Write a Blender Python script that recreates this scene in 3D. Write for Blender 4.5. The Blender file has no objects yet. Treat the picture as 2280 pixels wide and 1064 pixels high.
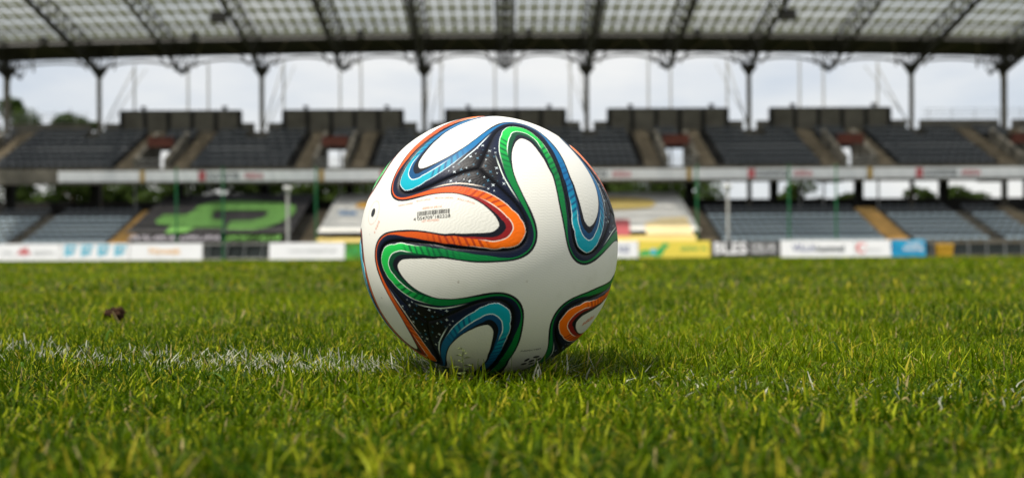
import bpy, bmesh, math, random
import numpy as np
from mathutils import Vector, Matrix
from mathutils.geometry import delaunay_2d_cdt, tessellate_polygon

random.seed(7); rng = np.random.default_rng(11)
sc = bpy.context.scene
COL = sc.collection
R = math.radians

# ------------------------------------------------------------------ camera, sky, sun, exposure
F, U0, V0, CAMZ = 2220.0, 1127.0, 572.0, 0.101       # focal length in photo pixels, principal point, eye height
cd = bpy.data.cameras.new('camera'); cam = bpy.data.objects.new('camera', cd); COL.objects.link(cam)
cd.sensor_width = 36.0; cd.lens = 36.0 * F / 2280.0
cd.shift_x = (1140 - U0) / 2280.0; cd.shift_y = (V0 - 532) / 2280.0
cd.clip_start = 0.02; cd.clip_end = 3000
cam.location = (0, 0, CAMZ); cam.rotation_euler = (math.pi / 2, R(0.28), 0)
cd.dof.use_dof = True; cd.dof.focus_distance = 0.87; cd.dof.aperture_fstop = 5.7
cd.dof.aperture_blades = 0
sc.camera = cam

SUN_EL, SUN_AZ = 63.0, -130.0        # azimuth measured from +Y (into the picture) towards +X
wd = bpy.data.worlds.new('World'); sc.world = wd; wd.use_nodes = True
wt = wd.node_tree; wt.nodes.clear()
wo = wt.nodes.new('ShaderNodeOutputWorld'); wmix = wt.nodes.new('ShaderNodeMixShader')
bg1 = wt.nodes.new('ShaderNodeBackground'); bg2 = wt.nodes.new('ShaderNodeBackground')
sky = wt.nodes.new('ShaderNodeTexSky'); sky.sky_type = 'NISHITA'; sky.sun_disc = False
sky.sun_elevation = R(SUN_EL); sky.sun_rotation = R(SUN_AZ)
wt.links.new(sky.outputs[0], bg1.inputs[0]); bg1.inputs[1].default_value = 0.10
wtc = wt.nodes.new('ShaderNodeTexCoord'); wmp = wt.nodes.new('ShaderNodeMapping')
wmp.inputs['Scale'].default_value = (1.0, 1.0, 3.2)
wt.links.new(wtc.outputs['Generated'], wmp.inputs[0])
wn = wt.nodes.new('ShaderNodeTexNoise'); wn.inputs['Scale'].default_value = 2.6; wn.inputs['Detail'].default_value = 6
wn.inputs['Roughness'].default_value = 0.55
wt.links.new(wmp.outputs[0], wn.inputs['Vector'])
wr = wt.nodes.new('ShaderNodeValToRGB')
wr.color_ramp.elements[0].position = 0.38; wr.color_ramp.elements[0].color = (0.76, 0.82, 0.90, 1)
wr.color_ramp.elements[1].position = 0.60; wr.color_ramp.elements[1].color = (1.08, 1.07, 1.04, 1)
wt.links.new(wn.outputs[0], wr.inputs[0]); wt.links.new(wr.outputs[0], bg2.inputs[0])
wsx = wt.nodes.new('ShaderNodeSeparateXYZ'); wt.links.new(wtc.outputs['Generated'], wsx.inputs[0])     # overcast: brighter overhead than at the horizon
wma = wt.nodes.new('ShaderNodeMath'); wma.operation = 'MULTIPLY_ADD'; wma.use_clamp = False
wmx = wt.nodes.new('ShaderNodeMath'); wmx.operation = 'MAXIMUM'; wmx.inputs[1].default_value = 0.0
wt.links.new(wsx.outputs[2], wmx.inputs[0]); wt.links.new(wmx.outputs[0], wma.inputs[0]); wma.inputs[1].default_value = 0.22; wma.inputs[2].default_value = 0.69
wt.links.new(wma.outputs[0], bg2.inputs[1])
wmix.inputs[0].default_value = 0.86
wt.links.new(bg1.outputs[0], wmix.inputs[1]); wt.links.new(bg2.outputs[0], wmix.inputs[2])
wt.links.new(wmix.outputs[0], wo.inputs[0])

sl = bpy.data.lights.new('sun', 'SUN'); sl.energy = 4.4; sl.angle = R(2.5); sl.color = (1.0, 0.95, 0.86)
so = bpy.data.objects.new('sun', sl); COL.objects.link(so)
sd = Vector((math.sin(R(SUN_AZ)) * math.cos(R(SUN_EL)), math.cos(R(SUN_AZ)) * math.cos(R(SUN_EL)), math.sin(R(SUN_EL))))
so.rotation_euler = sd.to_track_quat('Z', 'Y').to_euler(); so.location = (0, 0, 40)

sc.view_settings.view_transform = 'Standard'; sc.view_settings.look = 'None'
sc.view_settings.exposure = 0.32; sc.view_settings.gamma = 1.0
sc.cycles.use_denoising = True
sc.cycles.max_bounces = 8; sc.cycles.transparent_max_bounces = 8

# ------------------------------------------------------------------ node helpers
class NT:
    def __init__(s, mat):
        mat.use_nodes = True; s.t = mat.node_tree; s.t.nodes.clear()
        s.out = s.t.nodes.new('ShaderNodeOutputMaterial')
    def n(s, typ, **kw):
        nd = s.t.nodes.new(typ)
        for k, v in kw.items(): setattr(nd, k, v)
        return nd
    def l(s, a, b): s.t.links.new(a, b)
    def put(s, sock, v):
        if isinstance(v, X): s.l(v.s, sock)
        elif hasattr(v, 'is_linked') or hasattr(v, 'links'): s.l(v, sock)
        else: sock.default_value = v
    def m(s, op, *a, clamp=False):
        nd = s.n('ShaderNodeMath', operation=op); nd.use_clamp = clamp
        for i, v in enumerate(a): s.put(nd.inputs[i], v)
        return X(s, nd.outputs[0])
    def attr(s, name): return X(s, s.n('ShaderNodeAttribute', attribute_name=name).outputs['Fac'])
    def mix(s, f, a, b):
        nd = s.n('ShaderNodeMix', data_type='RGBA')
        s.put(nd.inputs[0], f)
        for i, c in ((6, a), (7, b)):
            s.put(nd.inputs[i], c if not isinstance(c, tuple) or len(c) == 4 else (*c, 1))
        return nd.outputs[2]
    def noise(s, scale, detail=4, rough=0.55, vec=None, out=0):
        nd = s.n('ShaderNodeTexNoise'); nd.inputs['Scale'].default_value = scale
        nd.inputs['Detail'].default_value = detail; nd.inputs['Roughness'].default_value = rough
        if vec is not None: s.l(vec, nd.inputs['Vector'])
        return X(s, nd.outputs[out])
    def coord(s, which='Object'): return s.n('ShaderNodeTexCoord').outputs[which]
class X:
    def __init__(s, nt, sock): s.nt, s.s = nt, sock
    def __add__(s, o): return s.nt.m('ADD', s, o)
    def __radd__(s, o): return s.nt.m('ADD', o, s)
    def __sub__(s, o): return s.nt.m('SUBTRACT', s, o)
    def __rsub__(s, o): return s.nt.m('SUBTRACT', o, s)
    def __mul__(s, o): return s.nt.m('MULTIPLY', s, o)
    def __rmul__(s, o): return s.nt.m('MULTIPLY', o, s)
    def edge(s, a, b): return s.nt.m('MULTIPLY', s - a, 1.0 / (b - a), clamp=True)
    def abs(s): return s.nt.m('ABSOLUTE', s)
    def frac(s): return s.nt.m('FRACT', s)

MATS = {}
def pmat(name, col, rough=0.7, var=0.25, scale=2.0, spec=0.3, bump=0.0, metal=0.0, col2=None, coord='Object'):
    if name in MATS: return MATS[name]
    m = bpy.data.materials.new(name); nt = NT(m)
    p = nt.n('ShaderNodeBsdfPrincipled'); nt.l(p.outputs[0], nt.out.inputs[0])
    v = nt.coord(coord)
    f = nt.noise(scale, 5, 0.6, v)
    a = tuple(c * (1 - var) for c in col); b = col2 or tuple(min(1, c * (1 + var)) for c in col)
    nt.l(nt.mix(f.edge(0.3, 0.7), a, b), p.inputs['Base Color'])
    p.inputs['Roughness'].default_value = rough; p.inputs['Specular IOR Level'].default_value = spec
    p.inputs['Metallic'].default_value = metal
    if bump:
        bn = nt.n('ShaderNodeBump'); bn.inputs['Strength'].default_value = bump
        nt.l(nt.noise(scale * 6, 4, 0.6, v).s, bn.inputs['Height']); nt.l(bn.outputs[0], p.inputs['Normal'])
    MATS[name] = m; return m

# ------------------------------------------------------------------ mesh helpers
def link(name, me, parent=None, mats=()):
    o = bpy.data.objects.new(name, me); COL.objects.link(o)
    for mt in (mats if isinstance(mats, (list, tuple)) else [mats]):
        if me is not None and mt is not None: me.materials.append(mt)
    if parent is not None: o.parent = parent
    return o
def tag(o, label=None, cat=None, group=None, kind=None):
    if label: o['label'] = label
    if cat: o['category'] = cat
    if group: o['group'] = group
    if kind: o['kind'] = kind
    return o
def empty(name, loc=(0, 0, 0), label=None, cat=None, group=None):
    o = bpy.data.objects.new(name, None); COL.objects.link(o); o.location = loc; o.empty_display_size = 0.1
    return tag(o, label, cat, group)
class MB:
    def __init__(s): s.v, s.f, s.mi = [], [], []
    def poly(s, pts, mi=0):
        i = len(s.v); s.v += [tuple(p) for p in pts]; s.f.append(tuple(range(i, i + len(pts)))); s.mi.append(mi)
    def box(s, x0, x1, y0, y1, z0, z1, mi=0):
        i = len(s.v)
        s.v += [(x0, y0, z0), (x1, y0, z0), (x1, y1, z0), (x0, y1, z0), (x0, y0, z1), (x1, y0, z1), (x1, y1, z1), (x0, y1, z1)]
        for q in ((0, 3, 2, 1), (4, 5, 6, 7), (0, 1, 5, 4), (1, 2, 6, 5), (2, 3, 7, 6), (3, 0, 4, 7)):
            s.f.append(tuple(i + k for k in q)); s.mi.append(mi)
    def hexa(s, p, mi=0):       # 8 corners: bottom 4 then top 4
        i = len(s.v); s.v += [tuple(q) for q in p]
        for q in ((0, 3, 2, 1), (4, 5, 6, 7), (0, 1, 5, 4), (1, 2, 6, 5), (2, 3, 7, 6), (3, 0, 4, 7)):
            s.f.append(tuple(i + k for k in q)); s.mi.append(mi)
    def tube(s, pts, r, n=6, mi=0, r2=None):
        pts = [Vector(p) for p in pts]; i0 = len(s.v); N = len(pts)
        for k, p in enumerate(pts):
            d = (pts[min(k + 1, N - 1)] - pts[max(k - 1, 0)]).normalized()
            a = d.cross(Vector((0, 0, 1)) if abs(d.z) < 0.9 else Vector((1, 0, 0))).normalized(); b = d.cross(a)
            rr = r if r2 is None else r + (r2 - r) * k / (N - 1)
            for j in range(n):
                t = 2 * math.pi * j / n; s.v.append(tuple(p + a * (rr * math.cos(t)) + b * (rr * math.sin(t))))
        for k in range(N - 1):
            for j in range(n):
                a0 = i0 + k * n + j; a1 = i0 + k * n + (j + 1) % n
                s.f.append((a0, a1, a1 + n, a0 + n)); s.mi.append(mi)
        s.f.append(tuple(range(i0 + n - 1, i0 - 1, -1))); s.mi.append(mi)
        s.f.append(tuple(range(i0 + (N - 1) * n, i0 + N * n))); s.mi.append(mi)
    def mesh(s, name):
        me = bpy.data.meshes.new(name); me.from_pydata(s.v, [], s.f); me.polygons.foreach_set('material_index', s.mi); me.update()
        return me
    def build(s, name, mats, parent=None, smooth=False):
        me = s.mesh(name)
        if smooth: me.polygons.foreach_set('use_smooth', [True] * len(me.polygons))
        return link(name, me, parent, mats)
def flatpoly(pts3, name, mat, parent, lift=(0, 0, 0)):
    """a filled (possibly concave) flat outline given in 3-D, as one mesh"""
    P = [Vector(p) + Vector(lift) for p in pts3]
    me = bpy.data.meshes.new(name); me.from_pydata([tuple(p) for p in P], [], [tuple(t) for t in tessellate_polygon([P])]); me.update()
    return link(name, me, parent, mat)
_txt = {}
def text_mesh(txt, width=None, height=1.0, extrude=0.0, bold=0.0, track=1.0):
    """lettering as a plain mesh in its own XY plane, centred; height is that of a capital"""
    cu = bpy.data.curves.new('lettering', 'FONT'); cu.body = txt; cu.align_x = 'CENTER'; cu.align_y = 'CENTER'
    cu.size = height / 0.69; cu.extrude = extrude; cu.offset = bold * height; cu.resolution_u = 3; cu.space_character = track
    o = bpy.data.objects.new('lettering_tmp', cu); COL.objects.link(o)
    bpy.context.view_layer.update()
    me = bpy.data.meshes.new_from_object(o.evaluated_get(bpy.context.evaluated_depsgraph_get()))
    bpy.data.objects.remove(o); bpy.data.curves.remove(cu)
    xs = np.empty(len(me.vertices) * 3); me.vertices.foreach_get('co', xs); xs = xs.reshape(-1, 3)
    c = (xs[:, :2].max(0) + xs[:, :2].min(0)) / 2; xs[:, :2] -= c
    if width: xs[:, 0] *= width / max(1e-6, np.ptp(xs[:, 0]))
    me.vertices.foreach_set('co', xs.ravel()); me.update(); me.materials.clear()
    return me

# photo pixel -> world, on the plane y = Y or on the inclined sheet of the lower terrace
def at(u, v, Y): return Vector(((u - U0) * Y / F, Y, CAMZ - (v - V0) * Y / F))
def unroll(u, v):
    a = R(0.28); return (U0 + (u - U0) * math.cos(a) - (v - V0) * math.sin(a), V0 + (u - U0) * math.sin(a) + (v - V0) * math.cos(a))

# ------------------------------------------------------------------ ground sheet
gm = bpy.data.materials.new('pitch_ground'); nt = NT(gm)
p = nt.n('ShaderNodeBsdfPrincipled'); nt.l(p.outputs[0], nt.out.inputs[0]); co = nt.coord('Object')
f1 = nt.noise(0.35, 3, 0.5, co); f2 = nt.noise(40.0, 4, 0.7, co)
c1 = nt.mix(f1.edge(0.35, 0.65), (0.024, 0.032, 0.003), (0.042, 0.052, 0.004))
nt.l(nt.mix(f2.edge(0.35, 0.75), c1, (0.060, 0.068, 0.010)), p.inputs['Base Color'])
p.inputs['Roughness'].default_value = 0.9; p.inputs['Specular IOR Level'].default_value = 0.05
mb = MB(); mb.poly([(-900, -60, 0), (900, -60, 0), (900, 1500, 0), (-900, 1500, 0)])
tag(mb.build('pitch', gm), 'flat green football pitch reaching to the stand', None, None, 'structure')

# ------------------------------------------------------------------ grandstand
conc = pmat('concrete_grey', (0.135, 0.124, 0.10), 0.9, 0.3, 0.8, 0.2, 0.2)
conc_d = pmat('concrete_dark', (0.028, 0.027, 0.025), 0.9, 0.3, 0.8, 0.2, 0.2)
conc_tan = pmat('concrete_tan', (0.175, 0.145, 0.10), 0.9, 0.2, 1.5, 0.2, 0.2)
tan_step = pmat('ochre_step_paint', (0.46, 0.29, 0.10), 0.8, 0.2, 1.5, 0.2)
rust = pmat('red_brown_panel', (0.08, 0.02, 0.011), 0.7, 0.25, 2.0)
steel_d = pmat('dark_steel', (0.045, 0.043, 0.038), 0.6, 0.2, 2.0)
steel_b = pmat('brown_steel', (0.15, 0.13, 0.095), 0.6, 0.2, 2.0)
steel_l = pmat('pale_steel', (0.42, 0.42, 0.40), 0.5, 0.15, 2.0)
white_s = pmat('white_sheet', (0.78, 0.79, 0.80), 0.55, 0.05, 1.0)
COLX = [-34.8, -28.35, -17.0, -5.67, 5.67, 17.0, 28.35, 34.8]
XL, XR = -40.0, 40.0
stand = empty('grandstand', (0, 57, 0), 'two-tier concrete grandstand across the far side of the pitch', 'grandstand')
def S(name, mb_, mat, smooth=False):       # part of the grandstand, modelled in world coordinates
    o = mb_.build(name, mat, stand, smooth); o.matrix_parent_inverse = Matrix.Translation((0, -57, 0)); return o
L_Y0, L_Z0, L_DY, L_DZ, L_N = 57.0, 0.72, 0.80, 0.30, 8          # lower terrace: row front, height, tread, rise, rows
H_Y0, H_Z0, H_DY, H_DZ, H_N = 62.2, 5.58, 0.88, 0.405, 8         # upper terrace
PORT = [-34.6, -22.2, -11.0, 0.0, 11.0, 22.2, 33.4]
PW = 1.12
def spans(cuts):
    xs = [XL]; out = []
    for a, b in sorted(cuts):
        out.append((xs[-1], a)); xs.append(b)
    out.append((xs[-1], XR)); return [q for q in out if q[1] - q[0] > 0.05]
for i in range(L_N):
    m = MB(); y = L_Y0 + i * L_DY; z = L_Z0 + i * L_DZ
    m.box(XL, XR, y, y + L_DY + 0.05, z - 0.6 if i else 0.0, z)
    S('terrace_step', m, conc)
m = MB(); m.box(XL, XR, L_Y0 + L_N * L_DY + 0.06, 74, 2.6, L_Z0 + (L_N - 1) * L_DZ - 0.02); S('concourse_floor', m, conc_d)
m = MB(); m.box(XL, XR, L_Y0 - 0.32, L_Y0 - 0.02, 0.0, 0.80); S('front_wall', m, conc)
m = MB(); m.box(XL, XR, 72.6, 72.9, 3.0, 4.25); S('concourse_parapet', m, conc_d)
for i in range(H_N):
    m = MB(); y = H_Y0 + i * H_DY; z = H_Z0 + i * H_DZ
    cuts = [(x - PW, x + PW) for x in PORT] if i < 6 else []
    if i >= H_N - 1: cuts = [(x - 0.47, x + 0.47) for x in COLX]
    for a, b in spans(cuts): m.box(a, b, y, y + H_DY + 0.04, z - 0.55, z)
    S('terrace_step', m, conc_d)  # upper steps get a darker colour in place of shade between seat rows
m = MB(); m.box(XL, XR, 61.62, 62.18, 4.72, 5.66); S('balcony_beam', m, conc)
for x in PORT:                                   # entrance portals through the upper terrace
    m = MB()
    for s in (-1, 1):
        a = x + s * PW; b = x + s * (PW - 0.3)
        m.hexa([(min(a, b), 62.3, 5.2), (max(a, b), 62.3, 5.2), (max(a, b), 66.5, 5.2), (min(a, b), 66.5, 5.2),
                (min(a, b), 62.3, 6.3), (max(a, b), 62.3, 6.3), (max(a, b), 66.5, 8.5), (min(a, b), 66.5, 8.5)])
    w = S('portal_wall', m, conc)
    m = MB(); m.box(x - PW + 0.3, x + PW - 0.3, 64.1, 64.35, 7.28, 7.92); S('portal_lintel', m, rust)
    m = MB(); m.box(x - PW + 0.3, x + PW - 0.3, 62.3, 69.0, 5.12, 5.3); S('portal_floor', m, conc_d)
    m = MB()
    for k in range(3): m.tube([(x - 0.8, 62.25, 5.85 + k * 0.22), (x + 0.8, 62.25, 5.85 + k * 0.22)], 0.02, 5)
    S('handrail', m, steel_l)
for x in PORT:                                   # stairs on both sides of each portal
    for s in (-1, 1):
        m = MB(); xc = x + s * (PW + 0.62)
        for k in range(H_N * 2):
            y = H_Y0 + (k * 0.5) * H_DY; z = H_Z0 + (k * 0.5) * H_DZ
            m.box(xc - 0.46, xc + 0.46, y - 0.02, y + H_DY * 0.55, z - 0.3, z + 0.20)
        S('stairway', m, conc_tan)
AISL = [(-22.95, -21.9, tan_step), (-11.9, -11.0, conc_tan), (-0.45, 0.45, conc_tan), (11.3, 12.2, conc_tan), (22.1, 23.3, tan_step), (31.0, 32.0, conc_tan), (-33.0, -32.0, conc_tan)]
for a, b, mt in AISL:
    m = MB()
    for k in range(L_N * 2):
        y = L_Y0 + (k * 0.5) * L_DY; z = L_Z0 + (k * 0.5) * L_DZ
        m.box(a, b, y - 0.03, y + L_DY * 0.55, z - 0.3, z + 0.16)
    S('stairway', m, mt)
for k in range(-7, 8):                           # concourse pillars
    x = k * 5.67 + 0.9
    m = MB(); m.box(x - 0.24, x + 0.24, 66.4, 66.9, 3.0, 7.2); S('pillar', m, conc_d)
# back wall: five high blocks of panels, low wall with a notch at every column
WALLY = 69.35
for c in (-22.6, -11.3, 0.0, 11.3, 22.6):
    edges = np.linspace(c - 4.1, c + 4.1, 6)
    for j in range(5):
        m = MB(); m.box(edges[j] + 0.03, edges[j + 1] - 0.03, WALLY, WALLY + 0.22, 8.2, 10.32); S('parapet_panel', m, conc)
    for e in edges:
        m = MB(); m.box(e - 0.14, e + 0.14, WALLY - 0.06, WALLY + 0.28, 8.2, 10.315); S('parapet_rib', m, conc_d)
    m = MB(); m.box(c - 4.2, c + 4.2, WALLY - 0.03, WALLY + 0.26, 10.32, 10.40); S('parapet_coping', m, conc_d)
    for e in (c - 2.6, c + 3.05):
        m = MB(); m.tube([(e, WALLY + 0.1, 10.39), (e, WALLY + 0.1, 10.5)], 0.09, 6); m.box(e - 0.16, e + 0.16, WALLY - 0.02, WALLY + 0.22, 10.5, 10.68)
        S('floodlight', m, steel_d)
low = []
for x in COLX: low.append((x - 0.47, x + 0.47))
for c in (-22.6, -11.3, 0.0, 11.3, 22.6): low.append((c - 4.1, c + 4.1))
for a, b in spans(low):
    m = MB(); m.box(a, b, WALLY, WALLY + 0.2, 8.2, 9.5); S('back_wall', m, conc)
for x in COLX:
    m = MB(); m.box(x - 0.47, x + 0.47, WALLY + 0.02, WALLY + 0.18, 8.2, 8.88); S('notch_sill', m, conc)
for a, b in ((-40, -29), (29, 40)):
    m = MB()
    for z in (9.75, 10.0, 10.25): m.tube([(a, WALLY + 0.1, z), (b, WALLY + 0.1, z)], 0.018, 5)
    for x in np.arange(a + 0.5, b, 1.6): m.tube([(x, WALLY + 0.1, 9.5), (x, WALLY + 0.1, 10.3)], 0.022, 5)
    S('railing', m, steel_l)

# ------------------------------------------------------------------ roof of the stand
roof = empty('stand_roof', (0, 70, 0), 'grandstand roof of pale translucent panels on dark steel trusses', 'roof')
def RF(name, mb_, mat, smooth=False):
    o = mb_.build(name, mat, roof, smooth); o.matrix_parent_inverse = Matrix.Translation((0, -70, 0)); return o
camber = lambda x: -0.45 * (x / 33.0) ** 2
zr = lambda x, y: 14.45 + 0.22 * (70 - y) + camber(x)
# translucent sheet
tm = bpy.data.materials.new('translucent_roof_sheet'); nt = NT(tm)
d_ = nt.n('ShaderNodeBsdfDiffuse'); t_ = nt.n('ShaderNodeBsdfTranslucent'); mx = nt.n('ShaderNodeMixShader')
nf = nt.noise(0.6, 3, 0.6, nt.coord('Object'))
tc = nt.mix(nf.edge(0.3, 0.7), (0.30, 0.312, 0.27), (0.39, 0.40, 0.35))
nt.l(tc, t_.inputs[0]); nt.l(tc, d_.inputs[0]); mx.inputs[0].default_value = 0.8
nt.l(d_.outputs[0], mx.inputs[1]); nt.l(t_.outputs[0], mx.inputs[2]); nt.l(mx.outputs[0], nt.out.inputs[0])
PXW, ROWS = 0.746, [67.0, 65.55, 64.1, 62.6, 61.1, 59.6, 58.1, 56.6, 55.1, 53.6, 52.1]
NX = 96
pmesh = None
mstuff = MB()
for r in range(len(ROWS) - 1):
    y1, y0 = ROWS[r], ROWS[r + 1]
    for k in range(NX):
        x = (k - NX / 2 + 0.5) * PXW
        w, d = PXW / 2 - 0.055, (y1 - y0) / 2 - 0.14
        yc = (y0 + y1) / 2; zc = zr(x, yc)
        if 1 <= r <= 3:
            m = MB(); sl_ = 0.22
            m.hexa([(-w, -d, d * sl_ - 0.02), (w, -d, d * sl_ - 0.02), (w, d, -d * sl_ - 0.02), (-w, d, -d * sl_ - 0.02),
                    (-w, -d, d * sl_ + 0.02), (w, -d, d * sl_ + 0.02), (w, d, -d * sl_ + 0.02), (-w, d, -d * sl_ + 0.02)])
            if pmesh is None: pmesh = {}
            if r not in pmesh: pmesh[r] = m.mesh('roof_panel'); pmesh[r].materials.append(tm)
            o = bpy.data.objects.new('roof_panel', pmesh[r]); COL.objects.link(o); o.parent = roof
            o.matrix_parent_inverse = Matrix.Translation((0, -70, 0)); o.location = (x, yc, zc)
        else:
            sl_ = 0.22
            mstuff.hexa([(x - w, yc - d, zc + d * sl_ - 0.02), (x + w, yc - d, zc + d * sl_ - 0.02), (x + w, yc + d, zc - d * sl_ - 0.02), (x - w, yc + d, zc - d * sl_ - 0.02),
                         (x - w, yc - d, zc + d * sl_ + 0.02), (x + w, yc - d, zc + d * sl_ + 0.02), (x + w, yc + d, zc - d * sl_ + 0.02), (x - w, yc + d, zc - d * sl_ + 0.02)])
tag(RF('roof_panel_field', mstuff, tm), kind='stuff')
XS = list(np.linspace(-37, 37, 25))
for y in ROWS[1:2]:                                   # purlins just under the sheets, off the joints
    m = MB(); m.tube([(x, y - 0.32, zr(x, y - 0.32) - 0.10) for x in XS], 0.05, 5); RF('purlin', m, steel_b)
# opaque back strip of the roof
m = MB()
for a, b in zip(XS[:-1], XS[1:]):
    m.hexa([(a, 67.05, zr(a, 67.05) - 0.1), (b, 67.05, zr(b, 67.05) - 0.1), (b, 69.35, zr(b, 69.35) - 0.12), (a, 69.35, zr(a, 69.35) - 0.12),
            (a, 67.05, zr(a, 67.05) + 0.2), (b, 67.05, zr(b, 67.05) + 0.2), (b, 69.35, zr(b, 69.35) + 0.2), (a, 69.35, zr(a, 69.35) + 0.2)])
RF('roof_soffit', m, steel_d)
m = MB(); m.tube([(x, 67.1, zr(x, 67.1) - 0.22) for x in XS], 0.13, 6); RF('edge_beam', m, steel_d)
m = MB(); m.tube([(x, 69.4, zr(x, 69.4) - 0.16) for x in XS], 0.10, 6); RF('edge_beam', m, steel_d)
def truss(xc, heavy):
    m = MB(); hw = 0.62; dep = 1.25
    ys = np.linspace(70.0, 52.5, 16); sx = 0
    bot = [Vector((xc, y, zr(xc, y) - dep * (0.75 + 0.25 * (y - 52.5) / 17.5))) for y in ys]
    tl = [Vector((xc - hw, y, zr(xc - hw, y) - 0.22)) for y in ys]; tr = [Vector((xc + hw, y, zr(xc + hw, y) - 0.22)) for y in ys]
    m.tube(bot, 0.15 if heavy else 0.08, 6); m.tube(tl, 0.055, 5); m.tube(tr, 0.055, 5)
    chord = RF('truss_chord', m, steel_d)
    m = MB()
    for k in range(len(ys) - 1):
        for t in (tl, tr):
            m.tube([bot[k], t[k]], 0.045, 4); m.tube([bot[k], t[k + 1]], 0.045, 4)
        m.tube([tl[k], tr[k + 1]], 0.03, 4)
    l_ = m.build('lattice', steel_d, chord); l_.matrix_parent_inverse = Matrix.Identity(4)
for k in range(-6, 7):
    truss(k * 5.67, k % 2 != 0)
for x in (-34.8, 34.8): truss(x, True)
for k in range(-6, 7):                                  # paired braces below the soffit
    xk = k * 5.67
    for s in (-1, 1):
        m = MB(); m.tube([(xk + s * 2.3, 67.0, zr(xk, 67) - 0.3), (xk + s * 1.2, 69.3, zr(xk, 69.3) - 0.45), (xk + s * 0.95, 69.9, zr(xk, 70) - 0.75)], 0.075, 5); RF('soffit_brace', m, steel_b)
# columns, brackets and scalloped ties
def column(x, rad, end):
    m = MB(); m.tube([(x, 69.6, 0), (x, 69.6, 13.1)], rad, 8); c = RF('column', m, steel_b)
    m = MB(); m.tube([(x, 69.6, 12.7), (x, 69.6, 13.35)], rad, 8, r2=0.62)
    for a in (-0.75, 0.75):
        m.tube([(x, 69.6, 13.2), (x + a, 69.8, zr(x, 70) - 0.2)], 0.06, 5); m.tube([(x, 69.6, 13.2), (x + a * 0.4, 69.0, zr(x, 69) - 0.2)], 0.05, 5)
    l_ = m.build('capital', steel_d, c); l_.matrix_parent_inverse = Matrix.Identity(4)
for x in COLX: column(x, 0.17 if abs(x) < 30 else 0.22, abs(x) > 30)
for x in (-35.35, 35.35):
    m = MB(); m.tube([(x, 70.6, 0), (x, 70.6, 13.6)], 0.13, 8); RF('column', m, steel_l)
for c in (-22.68, -11.34, 0.0, 11.34, 22.68):          # brackets hung in mid bay
    m = MB(); zb = 13.30 + camber(c)
    m.tube([(c, 70, zb + 0.22), (c, 70, zb - 0.02)], 0.62, 8, r2=0.10)
    for a in (-0.62, -0.25, 0.25, 0.62): m.tube([(c + a * 0.8, 70, zb + 0.2), (c + a, 70, zr(c, 70) - 0.2)], 0.04, 4)
    RF('hanging_bracket', m, steel_d)
nodes = sorted([(x, 13.15) for x in COLX] + [(c, 13.25 + camber(c)) for c in (-22.68, -11.34, 0.0, 11.34, 22.68)])
for (xa, za), (xb, zb) in zip(nodes[:-1], nodes[1:]):
    m = MB(); pts = []
    for t in np.linspace(0, 1, 11):
        x = xa + (xb - xa) * t; arch = 1 - (2 * t - 1) ** 2
        pts.append((x, 70.0, (za + (zb - za) * t) + (0.18 + (zr(x, 70) - 0.22 - 13.2 - 0.12) * arch ** 0.75)))
    m.tube(pts, 0.085, 5)
    for i in (1, 2, 4, 5, 6, 8, 9):
        x = pts[i][0]; m.tube([pts[i], (x + (0.35 if i < 5 else -0.35), 70, zr(x, 70) - 0.2)], 0.03, 4)
    RF('arched_tie', m, steel_d)
for x in (-26.6, -22.75, -21.3, -15.9, -11.85, -10.35, -4.6, -0.75, 0.75, 4.65, 10.25, 11.85, 15.9, 21.1, 22.8, 26.7):
    m = MB(); m.tube([(x, 71.5, 0), (x, 71.5, 14.25 + camber(x))], 0.075, 6); RF('rear_post', m, steel_l)
for x in COLX[1:-1]:                                    # inclined props from the notch up to the roof edge
    m = MB(); xt = x * 0.94
    m.tube([(x, 69.9, 9.0), (xt, 71.5, 14.0 + camber(x))], 0.05, 5); m.tube([(x + 0.25, 69.9, 9.0), (xt + 0.9 * (1 if x < 0 else -1), 71.5, 14.0 + camber(x))], 0.035, 5)
    RF('inclined_prop', m, steel_l)
# things hung from the roof
def hang_box(x, y, w, h, label, name='hanging_speaker', cat='speaker', grp='boxes hung under the roof edge'):
    e = empty(name, (x, y, zr(x, y) - 0.08 - h), label, cat, grp)
    m = MB(); m.box(-w / 2, w / 2, -0.2, 0.2, 0.0, h * 0.8); m.box(-w / 2 - 0.03, w / 2 + 0.03, -0.23, -0.2, 0.02, h * 0.16); m.build('cabinet', steel_d, e)
    m = MB(); m.tube([(0, 0, h * 0.8), (0, 0, h + 0.06)], 0.04, 5); m.build('bracket', steel_d, e)
    m = MB(); m.box(-w / 2 + 0.05, w / 2 - 0.05, -0.215, -0.202, h * 0.2, h * 0.75); m.build('grille', pmat('grille_black', (0.02, 0.02, 0.02), 0.8), e)
order = ['leftmost small dark box hung under the roof edge', 'second small dark box from left hung under the roof edge', 'third small dark box from left hung under the roof edge',
         'small dark box under the roof edge, just right of the picture centre', 'rightmost small dark box hung under the roof edge']
for u, lb in zip((100, 435, 805, 1180, 1555), order): hang_box((u - U0) * 66.0 / F, 66.0, 0.44, 0.62, lb)
for u, lb in ((490, 'large dark speaker cluster high under the roof on the left'), (1757, 'large dark speaker cluster high under the roof on the right')):
    hang_box((u - U0) * 63.0 / F, 63.0, 1.0, 0.8, lb, 'speaker_cluster', 'speaker', 'speaker clusters')

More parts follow.
